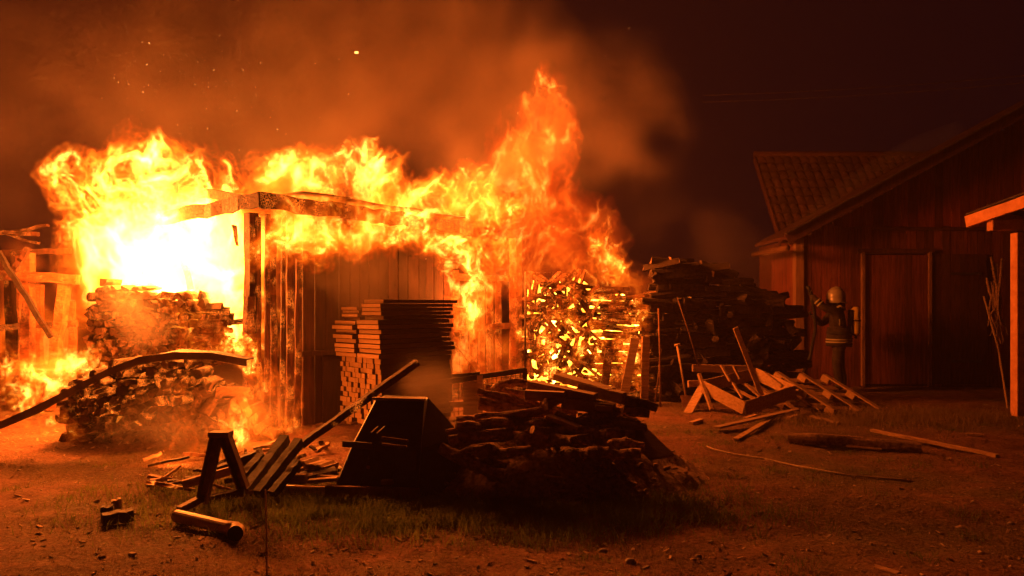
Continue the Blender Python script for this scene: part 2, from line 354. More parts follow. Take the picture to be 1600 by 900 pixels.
def stack(o, u, n, width, hfun, dia, length, mats, label, group, budget, order, messy=lambda s, z: 0, z0=0.0, gap=1.12, rowf=1.0):
    """rows of logs whose ends face n; hfun(s) = height at s; the first `budget` by order() are single logs"""
    u, n = Vector(u).normalized(), Vector(n).normalized(); items = []
    row = 0; z = z0+dia/2
    while z < 3:
        s = dia/2+(row % 2)*dia*.5
        while s < width:
            if z < hfun(s)-dia*.3: items.append((s+rnd.uniform(-.2, .2)*dia, z+rnd.uniform(-.18, .18)*dia))
            s += dia*gap*rnd.uniform(.85, 1.2)
        z += dia*rnd.uniform(.86, .98)*rowf; row += 1
    items.sort(key=lambda p: order(*p))
    for k, (s, z) in enumerate(items):
        mz = messy(s, z)
        a = -n+u*rnd.uniform(-.12, .12)+Vector((0, 0, rnd.uniform(-.08, .08)))
        l = length*rnd.uniform(.85, 1.1); off = rnd.uniform(-.06, .05)
        if mz == 1: a = u*rnd.uniform(-1, 1)+Vector((0, 0, rnd.uniform(-1, 1)))-n*rnd.uniform(.1, 1.0); l *= .8; off += .02
        elif mz == 2: s = s+rnd.uniform(-.1, .1); a = u+Vector((0, 0, rnd.uniform(-.12, .12)))+n*rnd.uniform(-.1, .1); l *= rnd.uniform(.9, 1.3)
        c = Vector(o)+u*s+n*(off-(length/2 if mz == 0 else .1))+Vector((0, 0, z))
        put_log(c, a, dia*rnd.uniform(.8, 1.15), l, rnd.uniform(0, 6.28), mats() if callable(mats) else mats, label if k < budget else None, group)

# right-hand burning stack behind the wire mesh
RS_O = Vector((.22, 12.75, 0)); RS_U = Vector((2.1, -.35, 0)).normalized(); RS_N = Vector((-RS_U.y*-1, -RS_U.x, 0)); RS_N = Vector((RS_U.y, -RS_U.x, 0))
def h_rs(s): return 1.95+.18*math.sin(s*2.2+.3)+.06*math.sin(s*9)
stack(RS_O, RS_U, RS_N, 2.5, h_rs, .088, .5, lambda: rnd.choice([('ember_log', 'ember_log'), ('char_log', 'char_log'), ('char_log', 'char_log')]),
      'glowing firewood log in the burning stack right of the shed doorway', 'firewood in the burning stack beside the doorway', 165,
      lambda s, z: -z, messy=lambda s, z: (1 if rnd.random() < .85 and z > .45 else 0) if s < 1.2 else (2 if rnd.random() < .85 else 0), gap=1.42, rowf=1.3)
# upper left stack
UL_O = P(128, 476, 9.9); UL_O.z = 0; UL_U = Vector((1, .06, 0)).normalized(); UL_N = Vector((.06, -1, 0)).normalized()
def h_ul(s): return 1.84+.09*math.sin(s*3.2+.6)-(.25 if s > 1.55 else 0)-(.3 if s < .12 else 0)
stack(UL_O, UL_U, UL_N, 1.85, h_ul, .10, .4, lambda: rnd.choice([('mound_log', 'mound_log'), ('char_log', 'char_log'), ('char_log', 'char_log')]),
      'charred split log in the high stack under the large left flame', 'firewood in the high left stack', 72, lambda s, z: -z, z0=.75, gap=1.08,
      messy=lambda s, z: 2 if s > 1.4 and rnd.random() < .6 else 0)
# front left mound under the bent sheet
MO_O = P(88, 476, 8.55); MO_O.z = 0; MO_U = Vector((1, .05, 0)).normalized(); MO_N = Vector((.05, -1, 0)).normalized()
def h_mo(s): return max(.12, 1.02*math.sin(min(1, max(0, (s+.35)/2.75))*math.pi)**.6)
stack(MO_O, MO_U, MO_N, 2.45, h_mo, .115, .5, ('mound_log', 'mound_log'),
      'smoking split log in the low mound under the bent sheet', 'firewood in the smoking mound', 62, lambda s, z: -z+rnd.random()*.5, gap=1.02,
      messy=lambda s, z: 1 if s > 1.7 and rnd.random() < .5 else 0)
# dark heap towards the barn: one mass, a few single logs on its crest
DH_O = Vector((2.42, 12.2, 0)); DH_U = Vector((1, .12, 0)).normalized(); DH_N = Vector((.12, -1, 0)).normalized()
def h_dh(s): return 2.22+.12*math.sin(min(s, 1.2)*2)-.16*s*s+.04*math.sin(s*7)
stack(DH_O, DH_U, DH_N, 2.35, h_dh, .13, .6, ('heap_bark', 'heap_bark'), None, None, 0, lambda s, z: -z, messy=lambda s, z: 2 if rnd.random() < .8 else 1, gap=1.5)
for k in range(16):
    s = .05+k*.14
    c = DH_O+DH_U*s-DH_N*rnd.uniform(.05, .3)+Vector((0, 0, h_dh(s)+.0))
    put_log(c, DH_U*rnd.uniform(.6, 1)+Vector((0, 0, rnd.uniform(-.35, .25)))+DH_N*rnd.uniform(-.4, .4), .12, .6, rnd.uniform(0, 6), ('heap_bark', 'bark'),
            'loose log lying on the crest of the dark wood heap', 'logs on the crest of the dark heap')
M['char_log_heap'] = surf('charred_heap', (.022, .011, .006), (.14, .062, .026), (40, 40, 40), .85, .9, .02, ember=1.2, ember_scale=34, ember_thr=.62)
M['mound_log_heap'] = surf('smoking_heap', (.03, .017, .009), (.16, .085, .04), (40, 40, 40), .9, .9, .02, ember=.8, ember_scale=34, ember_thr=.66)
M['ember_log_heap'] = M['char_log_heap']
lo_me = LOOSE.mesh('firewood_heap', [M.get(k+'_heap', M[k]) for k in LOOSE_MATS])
link('firewood_heap', lo_me, kind='stuff', label='mass of further stacked firewood in the burning and dark piles', cat='firewood')
# ember beds glowing inside the stacks
def bed(o, u, n, s0, s1, z0, z1, depth, m, nx=26, nz=20, amp=.05):
    mb = MB(); u, n = Vector(u).normalized(), Vector(n).normalized(); vs = []
    for j in range(nz+1):
        for i in range(nx+1):
            s = s0+(s1-s0)*i/nx; z = z0+((z1(s) if callable(z1) else z1)-z0)*j/nz
            vs.append(Vector(o)+u*s-n*(depth+amp*mnoise.noise((s*6, z*6, 2.2))*2)+Vector((0, 0, z)))
    mb.add(vs, [(j*(nx+1)+i, j*(nx+1)+i+1, (j+1)*(nx+1)+i+1, (j+1)*(nx+1)+i) for j in range(nz) for i in range(nx)])
    return mb
for nm, args, lab in (('ember_bed', (RS_O, RS_U, RS_N, .02, 2.3, .05, lambda s: h_rs(s)-.08, .17, 'ember_bed'), 'bright ember bed glowing between the logs right of the doorway'),
                      ('ember_bed', (UL_O, UL_U, UL_N, .05, 1.8, .8, lambda s: h_ul(s)-.1, .2, 'ember_dull'), 'dull ember bed inside the high stack under the left flame'),
                      ('ember_bed', (MO_O, MO_U, MO_N, .1, 2.3, .03, lambda s: h_mo(s)-.12, .22, 'ember_dull'), 'dull ember bed inside the smoking mound')):
    o = bed(*args).mesh('ember_bed', M[args[8]], smooth=True); oo = link(nm, o, kind='stuff', label=lab, cat='embers')
# bent roofing sheet over the mound
mb = MB(); arc = [(-40, 684, 7.6), (0, 664, 7.7), (60, 637, 7.85), (120, 606, 8.0), (170, 580, 8.1), (215, 563, 8.15), (270, 555, 8.2), (330, 556, 8.25), (385, 566, 8.3)]
vs = []
for i, (x, y, d) in enumerate(arc):
    p = P(x, y, d)
    for dy, dz in ((0, .035), (0, -.045), (.015, -.045), (.015, .025), (.25, .03), (.25, .042)): vs.append(p+Vector((0, dy, dz+(.015*math.sin(i*2.3) if dy else 0))))
n = 6
mb.add(vs, [(i*n+q, i*n+(q+1) % n, (i+1)*n+(q+1) % n, (i+1)*n+q) for i in range(len(arc)-1) for q in range(n)]+[tuple(range(n)), tuple((len(arc)-1)*n+q for q in range(n))])
solo('bent_roof_sheet', mb, M['sheet'], 'bent dark roofing sheet arched over the smoking mound of firewood', 'roof sheet')

# ------------------------------------------------------------------ stacked lumber by the shed wall
LB = Vector((-1.63, 9.4, 0))                         # near corner; ends face -U, stack runs back along U, width along V
U2 = Vector((math.cos(R(48)), math.sin(R(48)), 0)); V2 = Vector((-U2.y, U2.x, 0))
LE = Matrix((V2, U2, Vector((0, 0, 1)))).transposed().to_4x4()
M['lumber_shaded'] = surf('shaded_lumber', (.03, .018, .011), (.10, .06, .034), (9, 9, 40), .85, .3, .003, rand=.3)  # darker lumber copy: shade of the stack's long side put into the colour
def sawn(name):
    me = MB().box((0, 0, 0), (1, 1, 1)).mesh(name, [M['lumber'], M['lumber_shaded']])
    for p_ in me.polygons: p_.material_index = 0 if abs(p_.normal.y) > .5 else 1     # pale end grain, shade painted into the other faces
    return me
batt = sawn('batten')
bs, bh, ncol = .078, .066, 11
for r_ in range(13):
    for c_ in range(ncol):
        if rnd.random() < .02: continue
        off = rnd.uniform(-.025, .03); w = bs*rnd.uniform(.86, .97); L_ = rnd.uniform(1.16, 1.24)
        c = LB+V2*(.035+bs*(c_+.5)+rnd.uniform(-.004, .004))+U2*(off+L_/2)+Vector((0, 0, .05+bh*(r_+.5)))
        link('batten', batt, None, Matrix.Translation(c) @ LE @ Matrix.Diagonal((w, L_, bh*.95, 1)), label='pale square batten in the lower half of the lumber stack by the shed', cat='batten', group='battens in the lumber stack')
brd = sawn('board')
def boards(v0, w, z0, nrow, th, tilt=0, shift=0):
    for r_ in range(nrow):
        L_ = rnd.uniform(1.18, 1.3); c = LB+V2*(v0+w/2+rnd.uniform(-.012, .012))+U2*(L_/2+shift+rnd.uniform(-.05, .02))+Vector((0, 0, z0+th*(r_+.5)))
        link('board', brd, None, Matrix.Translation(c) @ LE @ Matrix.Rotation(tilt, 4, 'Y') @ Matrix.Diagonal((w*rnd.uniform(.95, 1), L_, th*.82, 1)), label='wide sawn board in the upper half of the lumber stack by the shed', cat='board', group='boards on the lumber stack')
ztop = .05+bh*13+.004
boards(.0, .46, ztop, 8, .062, 0, -.03); boards(.49, .45, ztop, 8, .06, .0, -.06)
boards(.0, .40, ztop+8*.062, 5, .052, .0, .0); boards(.5, .36, ztop+8*.06, 4, .045, .0, .0)
for vv in (.1, .8):
    solo('bearer', MB().bar(LB+V2*vv+U2*.05+Vector((0, 0, .022)), LB+V2*vv+U2*1.2+Vector((0, 0, .022)), .09, .044), M['plank'], 'bearer lying on the ground under the lumber stack', 'bearer', 'bearers under the lumber stack')

# ------------------------------------------------------------------ barn, annex and porch on the right
BD = 14.5
barn = empty('barn', (8.0, BD, 0), label='large dark barn with vertical red-brown boards and sloping gable', cat='barn')
EZ = 2.92; SL = math.tan(R(28.3)); EX = 5.35
def rake(x): return EZ+(x-EX)*SL
x = 5.62
DX0, DX1 = (1346-800)/FOC*BD, (1450-800)/FOC*BD
ZL = 1.6+(476-350)/FOC*BD
k = 0
while x < 14.5:
    w = rnd.uniform(.13, .21); xm = x+w/2
    if not (DX0 < xm < DX1):
        part('wall_board', MB().bar((xm, BD+rnd.uniform(-.006, .006), 0), (xm, BD+rnd.uniform(-.006, .006), min(ZL+.0, rake(x)-.12)), w, .028, up=(0, 1, 0)), M['barn'], barn)
    else:
        part('wall_board', MB().bar((xm, BD, 2.62), (xm, BD, min(ZL, rake(x)-.12)), w, .028, up=(0, 1, 0)), M['barn'], barn)
    if rake(x)-.12 > ZL+.1:
        part('gable_board', MB().bar((xm, BD-.045+rnd.uniform(-.006, .006), ZL-.06+rnd.uniform(-.02, .02)), (xm, BD-.045, rake(x)-.1), w, .028, up=(0, 1, 0)), M['barn_firelit'], barn)
    x += w+.008
part('inner_wall', MB().box((10, BD+.12, 1.3), (8.8, .06, 2.6)), M['barn_dark'], barn)
part('corner_post', MB().box((5.58, BD+.02, 1.45), (.16, .16, 2.9)), M['barn_trim'], barn)
door = empty('door', (0, 0, 0)); door.parent = barn; door.location = Vector(((DX0+DX1)/2, BD, 0))-barn.location
xx = DX0+.05
while xx < DX1-.08:
    w = rnd.uniform(.13, .18); part('door_board', MB().bar((xx+w/2, BD-.03, .06), (xx+w/2, BD-.03, 2.56), w, .03, up=(0, 1, 0)), M['barn'], door); xx += w+.008
for xe in (DX0, DX1):
    part('door_trim', MB().box((xe, BD-.06, 1.32), (.055, .07, 2.6)), M['barn_trim'], door)
part('door_lintel', MB().box(((DX0+DX1)/2, BD-.05, 2.64), (DX1-DX0+.2, .05, .09)), M['barn_dark'], door)
DX2 = (1534-800)/FOC*BD
leaf = empty('door'); leaf.parent = barn; leaf.location = Vector(((DX1+DX2)/2, BD, 0))-barn.location
xx = DX1+.06
while xx < DX2-.05:
    w = rnd.uniform(.13, .18); part('door_board', MB().bar((xx+w/2, BD-.05, .06), (xx+w/2, BD-.05, 2.58), w, .03, up=(0, 1, 0)), M['barn_dark'], leaf); xx += w+.009
for zz in (.5, 2.2): part('hinge_strap', MB().box((DX2-.35, BD-.075, zz), (.6, .012, .05)), M['steel'], leaf)
part('door_track', MB().box((9.3, BD-.1, ZL-.1), (4.6, .05, .06)), M['barn_dark'], barn)
roof = empty('roof'); roof.parent = barn
def rpt(x, y, dz=0): return Vector((x, y, rake(x)+dz))
part('barge_board', MB().bar(rpt(5.12, BD-.62, .02), rpt(14.5, BD-.62, .02), .035, .2), M['barn_dark'], roof)
part('roof_deck', MB().add([rpt(5.12, BD-.6, .08), rpt(14.5, BD-.6, .08), rpt(14.5, BD+1.2, .08), rpt(5.12, BD+1.2, .08), rpt(5.12, BD-.6, .02), rpt(14.5, BD-.6, .02), rpt(14.5, BD+1.2, .02), rpt(5.12, BD+1.2, .02)],
     [(0, 1, 2, 3), (7, 6, 5, 4), (0, 4, 5, 1), (1, 5, 6, 2), (2, 6, 7, 3), (3, 7, 4, 0)]), M['barn_dark'], roof)
part('roof_edge_sheet', MB().bar(rpt(5.08, BD-.66, .145), rpt(14.5, BD-.66, .145), .12, .03), M['roofing'], roof)
for yy in (BD-.35, BD-.1):
    part('purlin', MB().bar(rpt(5.3, yy, -.05), rpt(14.5, yy, -.05), .1, .1), M['barn_dark'], roof)
part('gutter', MB().tube([(5.1, BD-.7, EZ-.27), (5.1, BD+1.2, EZ-.27)], .06, 8), M['rust'], roof, smooth=True)
part('side_wall', MB().box((5.53, BD+.7, 1.4), (.05, 1.2, 2.8)), M['barn'], barn)

annex = empty('tiled_outbuilding', (8.8, 17.3, 0), label='outbuilding with tiled roof rising behind the barn', cat='outbuilding')
AX0, AX1, AY0, AY1, AZ0, AZ1 = 6.15, 12.6, 17.0, 18.8, 3.05, 5.35
aroof = empty('roof'); aroof.parent = annex
sl = Vector((0, AY1-AY0, AZ1-AZ0)); sll = sl.length; sld = sl.normalized(); snn = Vector((0, -sld.z, sld.y))
part('roof_deck', MB().bar((AX0, AY0, AZ0), (AX0, AY1, AZ1), .001, .001).box((Vector(((AX0+AX1)/2, (AY0+AY1)/2, (AZ0+AZ1)/2))-snn*.04), (AX1-AX0, sll, .05), Matrix((Vector((1, 0, 0)), sld, snn)).transposed()), M['barn_dark'], aroof)
tn = 7
tl = MB(); tvs = []
for yv, lift in ((-.5, .03), (.5, .0)):
    for i in range(tn):
        f = i/(tn-1); tvs.append((f-.5, yv, lift+.045*math.sin(f*math.pi)**.8))
for yv, lift in ((-.5, .03), (.5, .0)):
    for i in range(tn):
        f = i/(tn-1); tvs.append((f-.5, yv, lift-.016+.045*math.sin(f*math.pi)**.8))
tl.add(tvs, [(i, i+1, tn+i+1, tn+i) for i in range(tn-1)]+[(2*tn+i+1, 2*tn+i, 3*tn+i, 3*tn+i+1) for i in range(tn-1)]+[(i+1, i, 2*tn+i, 2*tn+i+1) for i in range(tn-1)])
tme = tl.mesh('roof_tile', M['tile'], smooth=True)
ncx, nry = 30, 10
aoff = -(annex.location)
for i in range(ncx):
    for j in range(nry):
        c = Vector((AX0+(AX1-AX0)*(i+.5)/ncx, AY0, AZ0))+sl*((j+.5)/nry)+snn*rnd.uniform(.0, .006)
        link('roof_tile', tme, aroof, Matrix.Translation(c+aoff) @ Matrix((Vector((1, 0, 0)), sld, snn)).transposed().to_4x4() @ Matrix.Rotation(rnd.uniform(-.02, .02), 4, 'Z') @ Matrix.Diagonal(((AX1-AX0)/ncx*.96, sll/nry*1.12, 1, 1)))
part('ridge_cap', MB().tube([(AX0-.05, AY1, AZ1+.03), (AX1, AY1, AZ1+.03)], .09, 8), M['tile'], aroof, smooth=True)
part('barge_board', MB().bar((AX0-.03, AY0-.05, AZ0-.06), (AX0-.03, AY1, AZ1-.06), .03, .16), M['barn_dark'], aroof)
xx = AX0+.2
while xx < AX1:
    w = rnd.uniform(.16, .22); part('wall_board', MB().bar((xx, AY0+.3, 0), (xx, AY0+.3, AZ0+.15), w, .03, up=(0, 1, 0)), M['barn'], annex); xx += w+.008
    if xx > 7.6: break
part('wall', MB().box((AX0+.35, 18.4, 1.55), (.05, 2.2, 3.1)), M['barn'], annex)

porch = empty('porch_roof', (7.4, 10.6, 0), label='bright orange-lit lean-to roof on a timber post at the right edge', cat='porch')
q0, q1 = P(1510, 347, 11.0), P(1660, 294, 9.6)
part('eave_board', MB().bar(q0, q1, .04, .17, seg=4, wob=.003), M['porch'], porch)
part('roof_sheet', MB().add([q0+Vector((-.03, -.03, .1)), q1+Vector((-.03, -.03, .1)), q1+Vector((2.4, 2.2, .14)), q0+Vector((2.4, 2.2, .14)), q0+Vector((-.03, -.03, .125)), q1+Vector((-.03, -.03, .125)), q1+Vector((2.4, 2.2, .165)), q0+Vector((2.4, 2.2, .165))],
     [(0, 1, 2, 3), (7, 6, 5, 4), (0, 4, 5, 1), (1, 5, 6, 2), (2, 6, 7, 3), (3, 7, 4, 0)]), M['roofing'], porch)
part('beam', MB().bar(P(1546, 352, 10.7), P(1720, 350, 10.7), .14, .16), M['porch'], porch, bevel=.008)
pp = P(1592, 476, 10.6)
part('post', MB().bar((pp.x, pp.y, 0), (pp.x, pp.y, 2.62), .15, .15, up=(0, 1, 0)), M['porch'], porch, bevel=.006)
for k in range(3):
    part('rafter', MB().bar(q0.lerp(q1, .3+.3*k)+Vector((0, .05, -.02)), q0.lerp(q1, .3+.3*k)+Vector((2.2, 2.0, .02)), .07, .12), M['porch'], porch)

# hanging branches by the barn wall, leaning stick
for k in range(9):
    a = P(1540+rnd.uniform(0, 26), 400+rnd.uniform(0, 50), 13.9); b = P(1545+rnd.uniform(-6, 45), 500+rnd.uniform(0, 50), 13.7)
    mid = a.lerp(b, .5)+Vector((rnd.uniform(-.14, .14), rnd.uniform(-.06, .06), 0)); q3 = a.lerp(b, .78)+Vector((rnd.uniform(-.1, .1), 0, 0))
    solo('hanging_branch', MB().tube([a, a.lerp(mid, .6)+Vector((rnd.uniform(-.05, .05), 0, 0)), mid, q3, b], [.02, .026, .022, .018, .012], 7, .12), M['bark'],
         'thin crooked branch hanging on the dark barn wall by the porch', 'branch', 'branches hanging by the porch', smooth=True)
solo('leaning_stick', MB().tube([P(1537, 463, 13.2), P(1560, 545, 12.9), G(1575, 640)], .017, 7, .05), M['cut'], 'pale straight stick leaning before the hanging branches', 'stick', smooth=True)

# ------------------------------------------------------------------ pallets and crate pile
def plank(name, a, b, w, h, mat, label, cat='plank', group=None, up=(0, 0, 1), bevel=.003, seg=1, wob=0):
    return solo(name, MB().bar(a, b, w, h, up=up, seg=seg, wob=wob), M[mat], label, cat, group, bevel=0 if seg > 1 else bevel)
def pallet(top_l, top_r, bot_l, label, nrm_flip=1):
    """runner direction top->bottom, three runners spread from l to r"""
    a, b, c = Vector(top_l), Vector(top_r), Vector(bot_l)
    run = (c-a); side = (b-a); nr = run.cross(side).normalized()*nrm_flip
    root = empty('pallet', (a+c)/2, label=label, cat='pallet', group='pallets tipped against the crate pile')
    for k in range(3):
        o = side*(k/2)
        part('runner_board', MB().bar(a+o, c+o, .1, .022, up=nr), M['plank'], root, bevel=.002)
        for f in (.06, .5, .94):
            p = a+o+run*f; t = run.normalized()
            part('block', MB().bar(p-t*.07-nr*.056, p+t*.07-nr*.056, .1, .085, up=nr), M['plank'], root, bevel=.003)
    for k in range(6):
        p = a+run*(.04+.92*k/5)-nr*.115
        part('deck_board', MB().bar(p-side*.06, p+side*1.06, .022, .1, up=run), M['plank'], root, bevel=.002)
    return root
pallet(P(1214, 581, 11.5), P(1288, 585, 12.0), P(1306, 641, 10.75), 'tipped pallet with three lit runners at the right of the crate pile')
pallet(P(1180, 600, 11.7), P(1250, 601, 12.1), P(1268, 655, 11.0), 'lower pallet half hidden under the tipped one')
cr = empty('open_crate', P(1165, 640, 10.9), label='open wooden crate frame tipped on the scrap pile, one long side brightly lit', cat='crate'); cr.location.z = 0
A_, B_, C2, D2 = P(1098, 604, 11.3), P(1163, 638, 10.7), P(1242, 612, 11.1), P(1180, 584, 11.8)
for a, b in ((A_, B_), (B_, C2), (C2, D2), (D2, A_)):
    part('side_board', MB().bar(a, b, .025, .19), M['plank'], cr, bevel=.003)
for f in (.25, .5, .75):
    part('bottom_slat', MB().bar(A_.lerp(D2, f)-Vector((0, 0, .1)), B_.lerp(C2, f)-Vector((0, 0, .1)), .09, .02), M['plank'], cr)
plank('upright_batten', P(1149, 512, 11.0), P(1190, 618, 11.0), .075, .03, 'plank', 'tall batten standing up out of the crate pile', 'batten', up=(0, 1, 0))
plank('scrap_batten', P(1092, 584, 11.4), P(1112, 640, 11.0), .05, .05, 'plank', 'short pale batten leaning at the left end of the crate pile', 'batten')
plank('scrap_board', P(1070, 655, 11.0), P(1100, 600, 11.5), .14, .03, 'plank_x', 'dark board tilted at the left end of the crate pile', 'board')
plank('scrap_board', P(1082, 575, 11.9), P(1170, 577, 11.9), .1, .12, 'plank_x', 'horizontal beam at the back of the crate pile', 'beam')
plank('scrap_board', P(1075, 600, 11.5), P(1140, 596, 11.7), .05, .1, 'plank_x', 'short dark beam left of the lit crate side', 'beam')
plank('scrap_batten', P(1145, 598, 10.9), P(1160, 622, 10.7), .035, .03, 'plank', 'small batten crossing inside the crate', 'batten')
plank('scrap_batten', P(1165, 600, 11.0), P(1188, 620, 10.8), .06, .03, 'plank', 'short slanting batten beside the tall upright', 'batten')
plank('scrap_batten', P(1127, 571, 11.4), P(1141, 596, 11.2), .04, .03, 'plank', 'thin pale stick end behind the crate', 'stick')
plank('scrap_batten', P(1146, 572, 11.5), P(1156, 592, 11.4), .035, .03, 'plank', 'shorter pale stick end behind the crate', 'stick')
plank('scrap_board', P(1193, 582, 11.2), P(1222, 604, 10.95), .05, .05, 'plank', 'lit offcut resting on the far crate side', 'offcut')
plank('ground_plank', G(1120, 668, .07), G(1245, 640, .09), .1, .025, 'plank_x', 'long dark plank lying in front of the crate', bevel=.003)
plank('ground_plank', G(1150, 686, .02), G(1212, 650, .05), .08, .02, 'plank', 'narrow orange-lit plank pointing out from the crate pile')
plank('ground_plank', G(1268, 650, .06), G(1312, 662, .02), .09, .02, 'plank_x', 'short plank under the pallet ends')
for k, (x, y) in enumerate(((1165, 655), (1080, 662), (1230, 655))):
    plank('offcut', G(x, y, .03), G(x+16, y-5, .04), .07, .05, 'plank', ['offcut under the crate corner', 'orange offcut left of the crate pile', 'small offcut under the pallets'][k], 'offcut')

# objects on the open ground, right
pts = [G(1232, 684, .06), G(1275, 687, .065), G(1330, 690, .06), G(1380, 694, .06), G(1440, 699, .06)]
solo('fallen_trunk', MB().tube(pts, [.05, .07, .062, .068, .055], 11, .1, 0, 1), [M['bark'], M['cut']], 'rough trunk lying flat on the dirt below the pallets', 'trunk', smooth=False)
plank('ground_plank', G(1362, 672, .1), G(1558, 712, .02), .08, .03, 'plank', 'long pale plank lying across the trunk end on the dirt', seg=6, wob=.004)
plank('ground_plank', G(1322, 697, .015), G(1378, 702, .015), .03, .02, 'plank', 'thin slat lying beside the trunk')
plank('offcut', G(1510, 678, .02), G(1538, 680, .02), .05, .03, 'plank', 'short plank end on the dirt under the porch side', 'offcut')
plank('offcut', G(1368, 886, .015), G(1405, 897, .015), .05, .02, 'plank_x', 'flat wood splinter at the bottom edge of the ground', 'splinter')
rp = [(1104, 697), (1115, 702), (1150, 710), (1192, 716), (1235, 726), (1290, 736), (1330, 743), (1380, 747), (1425, 752)]
solo('rope', MB().tube([G(x, y, .012+gz(*G(x, y)[:2])) for x, y in rp], .009, 6), M['rope'], 'thin pale rope lying in a curve on the dirt', 'rope', smooth=True)
for x, y, s, lab in ((1188, 801, .035, 'round pale stone alone on the bare dirt'), (1580, 818, .03, 'small pale stone near the right edge'), (1092, 866, .03, 'small stone on the dirt at the bottom'), (943, 853, .04, 'flat pale stone near the bottom centre'), (985, 876, .045, 'broken stone in the litter at the bottom centre')):
    s *= .6; p = G(x, y); mb = MB(); bmx = bmesh.new(); bmesh.ops.create_icosphere(bmx, subdivisions=2, radius=s)
    vs = [Vector((v.co.x*1.3, v.co.y, v.co.z*.7))*(1+.35*mnoise.noise(v.co*28+Vector((x, 0, 0)))) for v in bmx.verts]
    mb.add([v+p+Vector((0, 0, s*.3+gz(p.x, p.y))) for v in vs], [[q.index for q in f.verts] for f in bmx.faces]); bmx.free()
    solo('stone', mb, M['stone'], lab, 'stone', 'stones on the dirt', smooth=True)

# leaning posts, sticks and mesh at the right-hand stack
dP = 11.9
plank('leaning_post', P(952, 545, dP), P(942, 622, dP-.2), .13, .06, 'ember_beam', 'short scorched post before the burning log stack', 'post', up=(0, 1, 0), seg=4, wob=.006)
plank('leaning_post', P(992, 530, dP), P(972, 634, dP-.3), .14, .06, 'plank_x', 'slanting plank leaning on the burning log stack', 'post', up=(0, 1, 0), seg=4, wob=.004)
plank('leaning_post', P(1009, 526, dP-.1), P(1006, 634, dP-.1), .12, .1, 'plank_x', 'upright post at the right end of the burning log stack', 'post', up=(0, 1, 0), seg=4, wob=.004)
for a, b, r_, lab in (((1029, 482), (1032, 640), .016, 'tall thin pole standing right of the upright post'), ((1033, 545), (1022, 640), .014, 'short thin pole crossing the tall pole'),
                      ((1058, 464), (1092, 572), .012, 'thin stick leaning on the dark wood heap')):
    solo('pole', MB().tube([P(*a, 11.75), P((a[0]+b[0])/2+1, (a[1]+b[1])/2, 11.65), P(*b, 11.55)], r_, 7, .04), M['rust'], lab, 'pole', smooth=True)
sh = empty('shovel', G(1074, 636), label='pale-handled shovel leaning on the dark wood heap', cat='shovel')
part('handle', MB().tube([P(1058, 540, 11.9), P(1066, 585, 11.7), P(1072, 622, 11.55)], .018, 8), M['cut'], sh, smooth=True)
part('grip', MB().tube([P(1054, 540, 11.9), P(1063, 538, 11.9)], .02, 8), M['cut'], sh, smooth=True)
part('blade', MB().bar(P(1072, 618, 11.56), P(1074, 640, 11.45), .18, .02, up=(0, 1, 0), taper=.7), M['rust'], sh)
for z0_, lab in ((0, ''),):
    wm = empty('wire_mesh_panel', P(860, 476, 12.35), label='rusty wire mesh panel standing before the burning log stack', cat='mesh panel'); wm.location.z = 0
    wires = MB(); x0, x1, zt = .22, 1.0, 2.15
    for k in range(10):
        xk = x0+(x1-x0)*k/9; wires.tube([(xk, 12.38-.0, .02), (xk, 12.38, zt)], .0035, 5)
    for k in range(24):
        zk = .03+(zt-.05)*k/23; wires.tube([(x0, 12.372, zk), (x1, 12.372, zk)], .0035, 5)
    part('wire_grid', wires, M['wire'], wm, kind='stuff')
    part('frame_post', MB().tube([(x0, 12.38, 0), (x0, 12.38, zt)], .018, 7), M['wire'], wm, smooth=True)
# low fence with mesh between box and wood pile
lf = empty('mesh_gate', P(760, 476, 10.4), label='low gate of wire mesh and timber rails behind the log pile', cat='gate'); lf.location.z = 0
dG = 10.4
part('top_rail', MB().bar(P(702, 596, dG), P(822, 578, dG), .05, .07), M['char'], lf)
part('rail', MB().bar(P(702, 588, dG+.05), P(750, 584, dG+.05), .04, .05), M['char'], lf)
part('gate_post', MB().bar(P(750, 586, dG), P(750, 650, dG), .08, .06, up=(0, 1, 0)), M['plank_x'], lf)
part('gate_post', MB().bar(P(820, 576, dG), P(820, 655, dG), .06, .06, up=(0, 1, 0)), M['char'], lf)
part('gate_board', MB().bar(P(735, 596, dG+.02), P(735, 648, dG+.02), .2, .025, up=(0, 1, 0)), M['plank_x'], lf)
part('bottom_rail', MB().bar(P(690, 632, dG), P(822, 630, dG), .05, .08), M['plank_x'], lf)
wires = MB()
for k in range(17):
    x_ = 702+k*7.4; wires.tube([P(x_, 597-(x_-702)*.15, dG+.03), P(x_, 650, dG+.03)], .0045, 5)
for k in range(7):
    wires.tube([P(702, 600+k*7.4, dG+.035), P(822, 597+k*7.6-12, dG+.035)], .0045, 5)
part('wire_grid', wires, M['wire'], lf, kind='stuff')

# ------------------------------------------------------------------ front log pile on a bark mound
hp = MB(); NX, NY = 46, 30; cx, cy_ = .35, 7.1
def mound(x, y):
    fx, fy = (x-cx)/1.5, (y-cy_)/1.2
    r2 = fx*fx+fy*fy
    return max(0, 1-r2)**1.1*.5*(1+.25*mnoise.noise((x*2.2, y*2.2, .5)))+.09*mnoise.noise((x*6, y*6, 4))*max(0, 1-r2)**.5
vs = []
for j in range(NY+1):
    for i in range(NX+1):
        x_, y_ = cx-1.85+3.7*i/NX, cy_-1.35+2.7*j/NY
        vs.append((x_, y_, mound(x_, y_)+gz(x_, y_)-.012))
hp.add(vs, [(j*(NX+1)+i, j*(NX+1)+i+1, (j+1)*(NX+1)+i+1, (j+1)*(NX+1)+i) for j in range(NY) for i in range(NX)])
solo('bark_mound', hp, M['bark'], 'dark mound of bark and earth under the front log pile', 'mound', kind='stuff', smooth=True)
